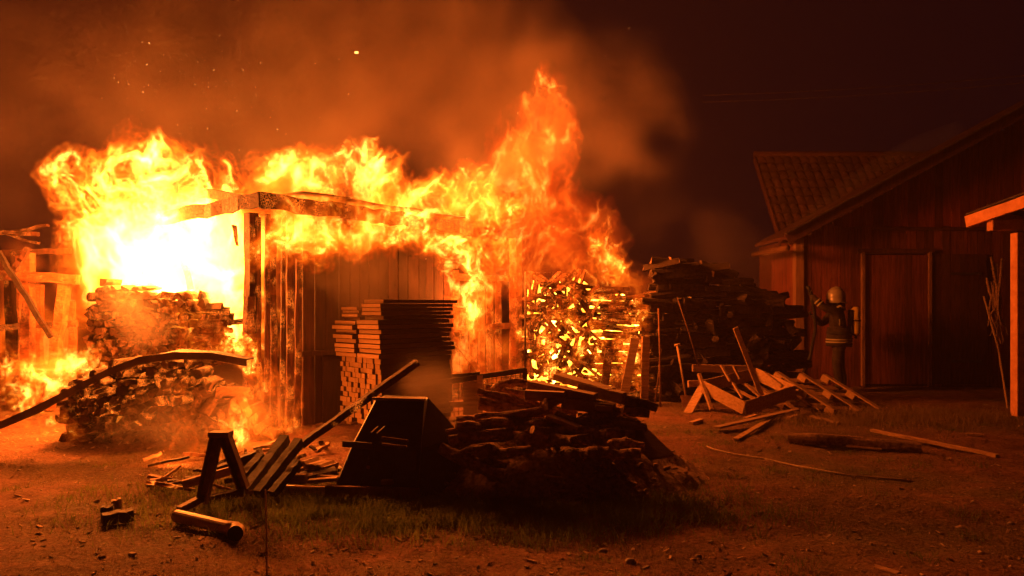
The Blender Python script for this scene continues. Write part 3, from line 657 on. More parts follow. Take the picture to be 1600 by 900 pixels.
def trunk(pl, rad, label, d=None, rough=.09, cat='log', n=11):
    pts = [P(x, y, dd) for x, y, dd in pl]
    # resample with slight wobble
    out, rr = [], []
    for k in range(len(pts)-1):
        for f in (0, .33, .66):
            out.append(pts[k].lerp(pts[k+1], f)+Vector((rnd.uniform(-.008, .008), 0, rnd.uniform(-.008, .008)))); rr.append(rad[k]+(rad[k+1]-rad[k])*f)
    out.append(pts[-1]); rr.append(rad[-1])
    return solo('log', MB().tube(out, rr, n, rough, 0, 1), [M['bark'], M['cut']], label, cat, 'logs of the front pile')
trunk([(745, 611, 7.0), (790, 624, 7.0), (850, 640, 7.05), (900, 648, 7.1)], [.035, .05, .055, .05], 'knobbly thin log pointing left from the top of the front pile')
trunk([(749, 630, 6.9), (775, 636, 6.9), (830, 648, 6.95)], [.062, .06, .055], 'stubby log with a rounded end below the knobbly one')
trunk([(770, 612, 7.2), (782, 601, 7.2), (805, 597, 7.2), (830, 603, 7.2), (842, 614, 7.2)], [.04, .042, .04, .04, .035], 'curved branch arching over the top of the front pile')
trunk([(758, 605, 7.4), (790, 611, 7.4), (850, 622, 7.4)], [.03, .04, .04], 'short branch behind the arched one')
trunk([(715, 661, 6.8), (760, 660, 6.8), (850, 650, 6.85)], [.07, .06, .06], 'dark thick log with a sawn end facing left')
trunk([(742, 653, 6.6), (800, 650, 6.6), (862, 637, 6.65)], [.035, .045, .035], 'light barked log slanting across the front pile')
trunk([(697, 680, 6.5), (760, 668, 6.55), (840, 661, 6.6)], [.045, .05, .045], 'slim trunk low at the left side of the front pile')
trunk([(700, 693, 6.4), (760, 681, 6.45), (800, 677, 6.5)], [.06, .06, .055], 'thick pale trunk lowest at the left side of the front pile')
trunk([(690, 676, 6.75), (740, 666, 6.8), (800, 668, 6.8)], [.04, .04, .04], 'thin trunk tucked behind the slim one')
trunk([(870, 676, 6.45), (910, 674, 6.4), (935, 682, 6.35), (955, 700, 6.3)], [.045, .05, .045, .035], 'crooked branch bending down on the shaded front of the pile')
trunk([(855, 672, 6.5), (920, 676, 6.5), (980, 674, 6.55)], [.05, .05, .045], 'straight log lying in the shade above the crooked branch')
trunk([(968, 622, 6.9), (1000, 630, 6.85), (1027, 638, 6.8)], [.05, .045, .04], 'log sticking out to the right at the top of the pile')
trunk([(975, 640, 6.8), (1015, 646, 6.75)], [.05, .045], 'shorter log sticking out right under the upper one')
trunk([(900, 655, 6.7), (960, 660, 6.7), (1000, 665, 6.7)], [.06, .06, .05], 'thick dark log in the middle of the front pile')
trunk([(705, 712, 6.0), (745, 700, 6.05), (760, 696, 6.1)], [.02, .025, .015], 'thin twig low in the shade left of the mound')
trunk([(690, 700, 6.1), (730, 722, 6.0), (790, 748, 5.9)], [.05, .055, .04], 'long limb lying down the shaded left slope of the mound')
trunk([(735, 728, 6.05), (760, 722, 6.1), (792, 728, 6.1)], [.03, .045, .02], 'broken chunk of wood in the shade at the left foot of the mound')
for k in range(16):
    x_ = rnd.uniform(735, 985); y_ = 640+abs(x_-860)*.10+rnd.uniform(0, 62); dd_ = 6.75-(y_-640)*.011; l_ = rnd.uniform(45, 85); sl_ = rnd.uniform(-.3, .3)
    trunk([(x_-l_*.5, y_-l_*sl_*.5, dd_+rnd.uniform(-.1, .2)), (x_, y_+rnd.uniform(-4, 4), dd_), (x_+l_*.5, y_+l_*sl_*.5, dd_+rnd.uniform(-.1, .2))], [rnd.uniform(.03, .055), rnd.uniform(.035, .06), rnd.uniform(.025, .05)], 'round bark-covered log jumbled in the shaded front of the pile')
for pl, w, h, lab in (([(820, 617, 6.75), (882, 620, 6.7)], .1, .09, 'square sawn beam end lit on its face in the front pile'),
                      ([(828, 601, 7.0), (930, 622, 6.75)], .16, .08, 'wide timber lying along the top of the front pile'),
                      ([(872, 588, 7.2), (955, 612, 6.9)], .2, .06, 'tilted plank on the very top of the front pile'),
                      ([(905, 606, 7.0), (975, 622, 6.8)], .12, .1, 'thick beam running right along the top of the pile'),
                      ([(880, 628, 6.8), (960, 640, 6.65)], .14, .1, 'shaded beam in the middle of the front pile'),
                      ([(930, 637, 6.6), (955, 639, 6.6)], .06, .05, 'small pale block end between the beams'),
                      ([(855, 650, 6.5), (905, 668, 6.4)], .13, .03, 'split plank sloping down the front of the pile'),
                      ([(895, 612, 6.9), (850, 634, 6.6)], .09, .07, 'short beam crossing under the square one'),
                      ([(850, 633, 6.55), (853, 622, 6.6)], .03, .012, 'upright splinter in the middle of the pile'),
                      ([(930, 655, 6.65), (1010, 668, 6.6)], .15, .05, 'dark slab at the right side of the front pile'),
                      ([(960, 640, 6.9), (1035, 715, 6.4)], .28, .03, 'dark board sloping down the right flank of the mound')):
    plank('sawn_timber', P(*pl[0]), P(*pl[1]), w, h, 'plank_x', lab, 'timber', 'sawn timber of the front pile')

# ------------------------------------------------------------------ dark steel skip
bx = empty('steel_skip', G(640, 772), label='dark trapezoid steel skip standing before the shed', cat='skip')
x0b, x1b = -1.45, -.42
yb = 6.25
bot = [Vector((-1.50, 6.15, .02)), Vector((-.78, 6.05, .02)), Vector((-.1, 6.65, .02)), Vector((-1.3, 6.95, .02))]
top = [P(586, 629, 6.55), P(661, 631, 6.45), P(668, 626, 6.75), P(600, 625, 6.9)]
for p_ in top: p_.z = .765
mid = [bot[i].lerp(top[i], .5) for i in range(4)]; 
mid[0] += Vector((-.02, -.02, 0)); mid[1] += Vector((.0, -.03, 0)); mid[2] += Vector((.02, 0, .0))
mb = MB(); mb.add(bot+mid+top, [(3, 2, 1, 0)]+[(a, b, b+4, a+4) for o_ in (0, 4) for a, b in ((o_, o_+1), (o_+1, o_+2), (o_+2, o_+3))]+[(3, 0, 4, 7), (7, 4, 8, 11), (8, 9, 10, 11)])
part('body', mb, M['steel'], bx, bevel=.012)
part('lid_rim', MB().bar(top[0]+Vector((-.02, -.01, .012)), top[1]+Vector((.02, -.01, .012)), .05, .022), M['rust'], bx)
part('side_rib', MB().bar(mid[0]+Vector((-.06, -.02, .03)), mid[0].lerp(mid[1], .35)+Vector((0, -.03, .02)), .03, .05), M['steel'], bx)
part('handle_bar', MB().bar(P(597, 684, 6.1), P(638, 689, 6.06), .02, .018), M['rust'], bx, bevel=.004)
part('handle_bar', MB().bar(P(597, 694, 6.1), P(636, 698, 6.06), .02, .018), M['rust'], bx, bevel=.004)
part('latch_rod', MB().tube([P(580, 676, 6.12), P(591, 666, 6.16)], .004, 6), M['pipe'], bx)
part('latch_rod', MB().tube([P(589, 677, 6.12), P(601, 666, 6.16)], .004, 6), M['pipe'], bx)
part('foot_plate', MB().box(P(605, 753, 6.02), (.09, .06, .03)), M['rust'], bx)
part('drain_plug', MB().tube([P(575, 730, 6.12), P(575, 730, 6.03)], .016, 8), M['rust'], bx)
for f_ in (.3, .68): part('panel_seam', MB().bar(bot[0].lerp(bot[1], f_)+Vector((0, -.012, .03)), top[0].lerp(top[1], f_)+Vector((0, -.012, -.03)), .018, .012, up=(0, 1, 0)), M['steel'], bx)
part('base_rail', MB().bar(bot[0]+Vector((-.03, -.03, .05)), bot[1]+Vector((.03, -.03, .05)), .05, .09), M['rust'], bx, bevel=.006)
part('corner_strip', MB().bar(bot[1]+Vector((0, -.02, 0)), top[1]+Vector((0, -.015, 0)), .03, .02), M['steel'], bx)

# ------------------------------------------------------------------ debris in the left foreground
tr = empty('steel_trestle', G(335, 788), label='dark steel trestle like an inverted V in the left foreground', cat='trestle')
ap = P(343, 682, 5.85)
for a, b in ((ap+Vector((-.02, 0, 0)), P(316, 786, 5.75)), (ap+Vector((.04, .02, 0)), P(381, 762, 6.05))):      # open channel sections
    t_ = (b-a).normalized(); sd = t_.cross(Vector((0, 1, 0))).normalized()
    mb = MB().bar(a+Vector((0, .03, 0)), b+Vector((0, .03, 0)), .08, .012, up=(0, 1, 0))
    for q_ in (-1, 1): mb.bar(a+sd*(.034*q_)-Vector((0, .018, 0)), b+sd*(.034*q_)-Vector((0, .018, 0)), .012, .065, up=(0, 1, 0))
    part('leg', mb, M['rust'], tr)
part('top_cap', MB().box(ap+Vector((.01, 0, .02)), (.16, .12, .04)), M['rust'], tr, bevel=.004)
part('foot_bar', MB().bar(P(316, 778, 5.75), P(280, 797, 5.55), .05, .05), M['rust'], tr)
pz = empty('drain_pipe', G(325, 825), label='orange plastic drain pipe with elbow at the left foreground', cat='pipe')
a0, a1 = G(276, 806, .06), G(362, 826, .06)
part('pipe_run', MB().tube([a0, a0.lerp(a1, .5), a1], .045, 18), M['pipe'], pz, smooth=False)
part('elbow', MB().tube([a1+Vector((-.02, 0, 0)), a1+Vector((.03, -.015, 0)), a1+Vector((.058, -.055, 0)), a1+Vector((.066, -.11, 0))], [.053, .053, .053, .053], 18, 0, 0, 1), [M['pipe'], M['rubber']], pz, smooth=False)
pz2 = empty('drain_pipe', G(485, 765), label='orange drain pipe lying before the burnt debris beside the skip', cat='pipe')
part('pipe_run', MB().tube([G(432, 764, .05), G(480, 766, .05), G(522, 768, .05)], .038, 16), M['pipe'], pz2, smooth=True)
part('elbow', MB().tube([G(520, 768, .05), G(530, 766, .05), G(535, 759, .06), G(535, 750, .07)], .042, 16), M['pipe'], pz2, smooth=True)
def burnt(a, b, w, h, lab, m='char', seg=8): return plank('burnt_beam', a, b, w, h, m, lab, 'beam', 'burnt beams in the left debris', seg=seg, wob=.0045)
burnt(P(286, 757, 6.1), P(368, 733, 6.2), .06, .07, 'lit squared beam passing behind the trestle legs', 'plank_x', 1)
burnt(P(383, 770, 6.1), P(446, 685, 6.7), .085, .09, 'thick charred beam rising right behind the trestle')
burnt(P(403, 772, 6.0), P(468, 690, 6.5), .075, .08, 'second charred beam leaning beside the thick one')
burnt(P(330, 742, 6.6), P(403, 712, 6.7), .11, .1, 'charred beam lying low behind the trestle')
burnt(P(372, 752, 6.25), P(408, 712, 6.5), .08, .05, 'short charred plank steep behind the trestle')
burnt(P(425, 772, 5.95), P(466, 722, 6.2), .07, .06, 'short burnt stump by the lower pipe')
burnt(P(318, 782, 5.95), P(382, 768, 6.0), .09, .06, 'flat burnt board on the ground between the trestle legs')
burnt(P(455, 706, 6.65), P(652, 566, 7.25), .085, .06, 'long charred board slanting up over the skip with glowing tip', 'shed_char', 12)
burnt(P(470, 745, 6.4), P(525, 735, 6.5), .2, .04, 'wide burnt board lying behind the lower pipe')
plank('offcut', P(447, 747, 6.2), P(478, 749, 6.15), .06, .08, 'plank', 'bright orange cut block beside the lower pipe', 'offcut')
plank('offcut', P(482, 752, 6.2), P(528, 748, 6.2), .07, .03, 'plank', 'flat lit lath end behind the lower pipe', 'offcut')
plank('offcut', P(484, 742, 6.4), P(536, 747, 6.3), .06, .025, 'plank', 'second lath beside the skip foot', 'offcut')
plank('offcut', G(345, 778, .03), G(372, 772, .04), .09, .03, 'plank', 'small board piece lying on the grass by the trestle', 'offcut')
plank('corrugated_offcut', P(480, 722, 6.7), P(518, 730, 6.6), .22, .05, 'plank_x', 'ribbed board end on the debris left of the skip', 'offcut', seg=8, wob=.012)
for a, b, w, lab in (((160, 812), (208, 803), .1, 'charred block on the dirt at the far left foreground'), ((158, 800), (178, 796), .09, 'smaller charred chunk behind the block'), ((175, 790), (190, 786), .06, 'orange-lit wood chunk behind the blocks')):
    plank('charred_chunk', G(*a, .04), G(*b, .05), w, .08, 'char' if 'char' in lab else 'plank', lab, 'chunk', 'charred chunks on the left dirt', seg=4, wob=.012)
for k in range(34):
    x_, y_ = rnd.uniform(215, 530), rnd.uniform(700, 772); p = G(x_, y_, .03); a_ = rnd.uniform(0, 6.28); l_ = rnd.uniform(.08, .3)
    q_ = Vector((math.cos(a_), math.sin(a_)*.8, rnd.uniform(-.05, .35)))*l_
    plank('burnt_scrap', p-q_*.3+Vector((0, 0, .02)), p+q_+Vector((0, 0, .03)), rnd.uniform(.02, .06), rnd.uniform(.015, .04), rnd.choice(['char', 'char', 'plank_x', 'char_log']),
          'small burnt wood scrap lying among the debris behind the trestle', 'scrap', 'burnt scraps in the left debris', seg=4, wob=.008)
s0 = G(417, 908)
solo('thin_stake', MB().tube([s0, s0+Vector((-.002, 0, .25)), s0+Vector((-.008, .0, .53))], [.006, .0055, .005], 6), M['cut'], 'thin pale stake standing in the grass at the bottom', 'stake')

# overhead wires
for dz in (0, .35):
    solo('power_line', MB().tube([Vector((5+14*f, 19.5-3*f, 6.9+dz*.5+.55*f-.25*f*(1-f)*4)) for f in np.linspace(0, 1, 9)], .012, 5), M['wire'], 'upper thin wire crossing the dark sky' if dz else 'lower thin wire crossing the dark sky', 'wire')

# ------------------------------------------------------------------ firefighter
def skin_mesh(name, verts, edges, radii, mat, root=0, sub=2):
    me = bpy.data.meshes.new(name); me.from_pydata(verts, edges, [])
    o = bpy.data.objects.new(name, me); COL.objects.link(o)
    md = o.modifiers.new('s', 'SKIN'); md.use_smooth_shade = True
    for i, r_ in enumerate(radii): me.skin_vertices[0].data[i].radius = (r_, r_) if not hasattr(r_, '__len__') else r_
    me.skin_vertices[0].data[root].use_root = True
    if sub: sm = o.modifiers.new('u', 'SUBSURF'); sm.levels = sub; sm.render_levels = sub
    dg = bpy.context.evaluated_depsgraph_get(); nm = bpy.data.meshes.new_from_object(o.evaluated_get(dg)); nm.name = name
    bpy.data.objects.remove(o); nm.materials.clear(); nm.materials.append(mat); nm.polygons.foreach_set('use_smooth', [True]*len(nm.polygons))
    return nm
# local frame: faces -X (towards the fire), Z up
V_ = []; E_ = []; R_ = []
def sv(p, r_, par=None):
    V_.append(p); R_.append(r_)
    if par is not None: E_.append((par, len(V_)-1))
    return len(V_)-1
pel = sv((0, 0, .98), (.17, .15)); ab = sv((-.01, 0, 1.15), (.17, .15), pel); ch = sv((-.02, 0, 1.35), (.2, .17), ab); nk = sv((-.03, 0, 1.53), (.085, .085), ch); hd = sv((-.05, 0, 1.66), (.1, .095), nk); hd2 = sv((-.055, 0, 1.76), (.085, .08), hd)
for sgn in (-1, 1):
    hp_ = sv((.0, .1*sgn, .9), (.125, .12), pel); kn = sv((-.06 if sgn < 0 else .03, .12*sgn, .5), (.09, .09), hp_); an = sv((.0 if sgn < 0 else .1, .13*sgn, .1), (.075, .075), kn); sv((-.14 if sgn < 0 else -.04, .13*sgn, .05), (.055, .05), an)
def arm(sh_, el, wr, dirf):
    s_ = sv(sh_, (.088, .088), ch); e_ = sv(el, (.068, .068), s_); w_ = sv(wr, (.05, .05), e_)
    pm = Vector(wr)+Vector(dirf)*.07; p_ = sv(tuple(pm), (.042, .03), w_)
    return pm
h1 = arm((-.08, -.2, 1.44), (-.3, -.26, 1.52), (-.46, -.22, 1.70), (-.55, 0, .75))
h2 = arm((-.08, .2, 1.42), (-.26, .2, 1.20), (-.42, .02, 1.36), (-.7, -.4, .35))
ff = empty('person', P(1311, 600, 13.7), label='firefighter in dark gear and white helmet raising a hose by the barn', cat='person'); ff.location.z = 0
ff.rotation_euler = (0, 0, R(-14)); ff.scale = (1.02,)*3
def fpart(name, me, **kw): return link(name, me, ff, **kw)
fpart('body', skin_mesh('body', V_, E_, R_, M['gear']))
def fingers(pm, d):
    vs, es, rs = [], [], []
    d = Vector(d).normalized(); side = Vector((0, 1, 0)); nrm = d.cross(side).normalized()
    ms = []
    for k in range(4):
        b = len(vs); o_ = side*(-.033+.022*k); ln = (.038, .045, .043, .033)[k]
        vs += [tuple(pm+o_), tuple(pm+o_+d*ln), tuple(pm+o_+d*ln*1.3-nrm*.03), tuple(pm+o_+d*ln*.9-nrm*.052)]; es += [(b, b+1), (b+1, b+2), (b+2, b+3)]; rs += [.013, .012, .011, .009]
    b = len(vs); vs += [tuple(pm-d*.03+side*.03), tuple(pm-d*.0+side*.058-nrm*.015), tuple(pm+d*.025+side*.055-nrm*.04)]; es += [(b, b+1), (b+1, b+2)]; rs += [.014, .013, .010]
    return vs, es, rs
for pm, d in ((h1, (-.55, 0, .75)), (h2, (-.7, -.4, .35))):
    vs, es, rs = fingers(pm, d)
    # each finger its own chain, rooted in the palm
    allm = bmesh.new()
    for lo_, hi_ in ((0, 4), (4, 8), (8, 12), (12, 16), (16, 19)):
        t_ = skin_mesh('glove_fingers', vs[lo_:hi_], [(i, i+1) for i in range(hi_-lo_-1)], rs[lo_:hi_], M['rubber'], sub=1); allm.from_mesh(t_)
    me = bpy.data.meshes.new('glove_fingers'); allm.to_mesh(me); allm.free(); me.materials.append(M['rubber']); fpart('glove_fingers', me, kind='stuff')
def lathe(c, prof, n=20, sx=1, sy=1):
    m = MB(); vs = [(c[0]+math.cos(2*math.pi*q/n)*r_*sx, c[1]+math.sin(2*math.pi*q/n)*r_*sy, c[2]+z) for r_, z in prof for q in range(n)]
    m.add(vs, [(k*n+q, k*n+(q+1) % n, (k+1)*n+(q+1) % n, (k+1)*n+q) for k in range(len(prof)-1) for q in range(n)]+[tuple(range(n-1, -1, -1)), tuple((len(prof)-1)*n+q for q in range(n))]); return m
fpart('helmet', lathe((-.05, 0, 1.66), [(.175, -.065), (.168, -.045), (.15, -.02), (.155, .04), (.15, .1), (.125, .16), (.08, .2), (.02, .213)], sx=1.06).mesh('helmet', M['helmet'], True))
fpart('helmet_crest', MB().tube([(-.19, 0, 1.78), (-.12, 0, 1.855), (-.05, 0, 1.885), (.02, 0, 1.86), (.08, 0, 1.79)], [.012, .018, .02, .018, .012], 8).mesh('helmet_crest', M['helmet'], True))
fpart('visor', lathe((-.085, 0, 1.6), [(.12, -.05), (.128, .0), (.128, .05), (.122, .075)], sx=1.02, sy=.96).mesh('visor', M['visor'], True))
fpart('neck_guard', lathe((-.03, 0, 1.52), [(.15, -.06), (.14, .0), (.125, .07), (.12, .1)]).mesh('neck_guard', M['rubber'], True))
fpart('jacket_hem', lathe((0, 0, .82), [(.225, 0), (.222, .1), (.205, .25), (.2, .34)], sx=1, sy=1).mesh('jacket_hem', M['gear'], True))
fpart('belt', lathe((-.0, 0, 1.03), [(.212, 0), (.216, .03), (.212, .06)]).mesh('belt', M['rubber'], True))
for z_ in (.885, .93):
    fpart('reflective_stripe', lathe((0, 0, z_), [(.226, 0), (.2275, .012), (.226, .026)]).mesh('reflective_stripe', M['reflect'], True))
for yy in (-.1, -.05):
    fpart('reflective_stripe', MB().tube([(-.02+.0, yy-.105, 1.2), (-.03, yy-.13, 1.3), (-.03, yy-.12, 1.42)], .013, 6).mesh('reflective_stripe', M['reflect'], True))
for f_ in (.35, .6):
    c_ = Vector((-.3, -.26, 1.52)).lerp(Vector((-.46, -.22, 1.70)), f_); t_ = (Vector((-.46, -.22, 1.70))-Vector((-.3, -.26, 1.52))).normalized()
    fpart('reflective_stripe', MB().tube([c_-t_*.014, c_+t_*.014], .077-.012*f_, 14).mesh('reflective_stripe', M['reflect'], True))
fpart('shoulder_stripe', MB().tube([(-.1, -.2, 1.5), (-.02, -.2, 1.545), (.06, -.19, 1.5)], .02, 6).mesh('shoulder_stripe', M['reflect'], True))
tk = fpart('air_tank', lathe((.27, -.04, 1.02), [(.03, -.015), (.075, .02), (.082, .06), (.082, .42), (.075, .47), (.035, .51)]).mesh('air_tank', M['tank'], True))
link('tank_valve', lathe((.27, -.04, .955), [(.02, 0), (.025, .02), (.02, .06)], 10).mesh('tank_valve', M['steel'], True), tk)
link('tank_strap', lathe((.27, -.04, 1.27), [(.085, 0), (.087, .012), (.085, .025)]).mesh('tank_strap', M['rubber'], True), tk)
fpart('harness', MB().box((.19, 0, 1.26), (.05, .26, .44)).mesh('harness', M['rubber'], bevel=.015))
hs = ff.matrix_basis
for o_, z_ in ((0, 0),):
    hw = [ff.matrix_basis @ Vector(p) for p in ((-.56, -.22, 1.90), (-.5, -.2, 1.76), (-.42, -.05, 1.42), (-.4, .0, 1.1), (-.5, -.05, .6), (-.7, -.1, .12), (-.9, .3, .05), (-.6, 1.2, .05))]
    ho = empty('fire_hose', ff.matrix_basis @ Vector((-.7, -.1, 0)), label='dark fire hose running from the firefighter to the ground', cat='hose')
    part('hose', MB().tube(hw[1:], .032, 10), M['rubber'], ho, smooth=True)
    part('nozzle', MB().tube([hw[1], hw[1].lerp(hw[0], .6), hw[0]], [.035, .028, .036], 10), M['steel'], ho, smooth=True)

# ------------------------------------------------------------------ litter and grass
def soup(name, verts, faces, mat, **kw):
    me = bpy.data.meshes.new(name); me.from_pydata(verts.tolist(), [], faces.tolist()); me.materials.append(mat)
    return link(name, me, **kw)
def gzv(x, y): return np.array([gz(a, b) for a, b in zip(x, y)])
def blades(n, xf, yf, hlo, hhi, w, seed, dens=None):
    q = np.random.default_rng(seed); px, py = [], []
    while len(px) < n:
        x = q.uniform(*xf, 4*n); y = q.uniform(*yf, 4*n); pr = dens(x, y) if dens else np.ones_like(x); kx = q.random(4*n) < pr
        px += x[kx].tolist(); py += y[kx].tolist()
    x, y = np.array(px[:n]), np.array(py[:n]); z = gzv(x, y)-.006
    h = q.uniform(hlo, hhi, n)*q.uniform(.6, 1.1, n); an = q.uniform(0, 6.283, n); le = q.uniform(.15, 1.0, n)*h; la = q.uniform(0, 6.283, n)
    dx, dy = np.cos(an)*w/2, np.sin(an)*w/2; lx, ly = np.cos(la)*le, np.sin(la)*le
    v = np.empty((n, 5, 3))
    v[:, 0] = np.stack([x-dx, y-dy, z], 1); v[:, 1] = np.stack([x+dx, y+dy, z], 1)
    v[:, 2] = np.stack([x+dx*.7+lx*.35, y+dy*.7+ly*.35, z+h*.6], 1); v[:, 3] = np.stack([x-dx*.7+lx*.35, y-dy*.7+ly*.35, z+h*.6], 1)
    v[:, 4] = np.stack([x+lx, y+ly, z+h], 1)
    b = np.arange(n)*5
    f = np.concatenate([np.stack([b, b+1, b+2], 1), np.stack([b, b+2, b+3], 1), np.stack([b+3, b+2, b+4], 1)])
    return v.reshape(-1, 3), f
def tuft(cx_, cy2, rx, ry): return lambda x, y: np.exp(-((x-cx_)/rx)**2-((y-cy2)/ry)**2)
def dg(x, y):
    a = tuft(-.7, 5.75, 1.35, .5)(x, y)+.9*tuft(.5, 5.75, 1.0, .35)(x, y)+.55*tuft(-2.0, 6.3, .9, .5)(x, y)
    return np.clip(a*(.55+.45*np.sin(x*7+np.sin(y*5)*2)*np.sin(y*9+x*3)), 0, 1)
v_, f_ = blades(26000, (-4, 2.4), (4.9, 7.2), .04, .12, .0055, 1, dg)
soup('grass_patch', v_, f_, M['grass'], kind='stuff', label='green grass patch in front of the skip and log pile', cat='grass')
def dd(x, y): return np.clip(.25+.5*np.sin(x*1.7+1)*np.sin(y*1.3+x*.6)+.35*np.sin(x*5.1+y*2)*np.sin(y*4.3), .04, 1)*np.where((y > 8.4) & (x < 2.0), .15, 1)
v_, f_ = blades(120000, (-6.5, 8.0), (3.6, 12.0), .010, .038, .0045, 2, dd)
soup('dry_grass', v_, f_, M['dry_grass'], kind='stuff', label='short dry grass over the trampled yard', cat='grass')
v_, f_ = blades(4500, (3.4, 7.2), (9.4, 12.5), .05, .17, .008, 5, lambda x, y: np.clip(tuft(4.6, 10.3, 1.2, .5)(x, y)+tuft(6.3, 10.6, .6, .5)(x, y), 0, 1))
soup('tall_grass', v_, f_, M['dry_grass'], kind='stuff', label='tufts of longer grass around the crate pile', cat='grass')
cl = np.random.default_rng(21); ccx, ccy = cl.uniform(-4.5, 6.5, 130), cl.uniform(3.9, 10.5, 130)
def clump(x, y):
    out_ = np.zeros_like(x)
    for a_, b_ in zip(ccx, ccy): out_ = np.maximum(out_, np.exp(-((x-a_)**2+(y-b_)**2)/.012))
    return out_*np.where((y > 7.4) & (x < 1.5), 0, 1)
v_, f_ = blades(6500, (-4.5, 6.5), (3.9, 10.5), .02, .075, .005, 9, clump)
soup('grass_tufts', v_, f_, M['grass'], kind='stuff', label='scattered small weed tufts on the trampled yard', cat='grass')
def chips(n, xf, yf, smin, smax, seed, zf=None):
    q = np.random.default_rng(seed)
    y = yf[0]+(yf[1]-yf[0])*q.random(n)**1.3; x = q.uniform(-1, 1, n)*(y*.75+.3); z = gzv(x, y)
    if zf is not None: z = z+zf(x, y)
    s = smin+(smax-smin)*q.random(n)**3; a = q.uniform(0, 6.28, n); tx, ty = q.normal(0, .3, n), q.normal(0, .3, n)
    L_ = s*q.uniform(.8, 2.6, n); W_ = s*q.uniform(.4, 1, n); T_ = s*q.uniform(.12, .5, n)
    ca, sa = np.cos(a), np.sin(a); v = np.empty((n, 8, 3)); k = 0
    for sx in (-1, 1):
        for sy in (-1, 1):
            for sz in (-1, 1):
                j = q.uniform(.6, 1.1, n); lx, ly = sx*L_/2*j, sy*W_/2*j
                v[:, k, 0] = x+ca*lx-sa*ly; v[:, k, 1] = y+sa*lx+ca*ly; v[:, k, 2] = z+T_*.5+sz*T_/2+tx*lx+ty*ly; k += 1
    b = (np.arange(n)*8)[:, None]
    f = np.concatenate([b+np.array(t) for t in ((0, 1, 3, 2), (4, 6, 7, 5), (0, 4, 5, 1), (2, 3, 7, 6), (0, 2, 6, 4), (1, 5, 7, 3))])
    return v.reshape(-1, 3), f
v_, f_ = chips(4800, (0, 1), (3.7, 12), .005, .032, 3)
v2_, f2_ = chips(1500, (0, 1), (5.9, 8.2), .02, .09, 8, lambda x, y: np.array([mound(a, b) for a, b in zip(x, y)]))
kx = np.array([mound(*v2_[i*8:i*8+8, :2].mean(0)) > .03 for i in range(1500)])
k2 = np.repeat(kx, 8); remap = np.cumsum(k2)-1; f2_ = f2_[k2[f2_[:, 0]]]
soup('bark_litter', v2_[k2], remap[f2_], M['bark'], kind='stuff', label='loose bark pieces covering the dark mound', cat='bark')
soup('wood_litter', v_, f_, M['chip'], kind='stuff', label='wood chips and litter strewn over the dirt yard', cat='litter')
v_, f_ = chips(1300, (0, 1), (3.7, 11), .006, .024, 4)
soup('gravel', v_, f_, M['stone'], kind='stuff', label='small gravel scattered over the dirt yard', cat='gravel')

# ------------------------------------------------------------------ flames and smoke: voxel fields
def bsp(n, L_):
    t = np.linspace(0, L_-1e-4, n); i = np.floor(t).astype(int); f = t-i
    w = np.stack([(1-f)**3/6, (3*f**3-6*f*f+4)/6, (-3*f**3+3*f*f+3*f+1)/6, f**3/6], 1)
    m = np.zeros((n, int(math.ceil(L_))+4), np.float32)
    for k in range(4): m[np.arange(n), i+k] += w[:, k]
    return m
def vnoise(shape, size, cell):
    Ms = [bsp(shape[k], max(size[k]/cell[k], .5)) for k in range(3)]
    a = rng.standard_normal([m.shape[1] for m in Ms]).astype(np.float32)*2.2
    a = np.tensordot(Ms[0], a, (1, 0)); a = np.tensordot(a, Ms[1], (1, 1)); return np.tensordot(a, Ms[2], (1, 1))
TT = 96
def tile3(k0, kw):
    f = np.fft.fftfreq(TT)*TT; k = np.sqrt(f[:, None, None]**2+f[None, :, None]**2+f[None, None, :]**2)
    s = np.fft.fftn(rng.standard_normal((TT, TT, TT)))*np.exp(-((k-k0)/kw)**2); a = np.fft.ifftn(s).real.astype(np.float32); return (a/a.std()).ravel()
TILE = tile3(9, 4)
def gather(px, py, pz):
    out = np.zeros(px.shape, np.float32)
    ii, uu = [], []
    for p in (px, py, pz):
        fl = np.floor(p); uu.append((p-fl).astype(np.float32)); i = fl.astype(np.int32) % TT; ii.append((i, (i+1) % TT))
    for a in (0, 1):
        wa = uu[0] if a else 1-uu[0]
        for b in (0, 1):
            ab = (ii[0][a]*TT+ii[1][b])*TT; wab = wa*(uu[1] if b else 1-uu[1])
            for c in (0, 1): out += TILE[ab+ii[2][c]]*(wab*(uu[2] if c else 1-uu[2]))
    return out
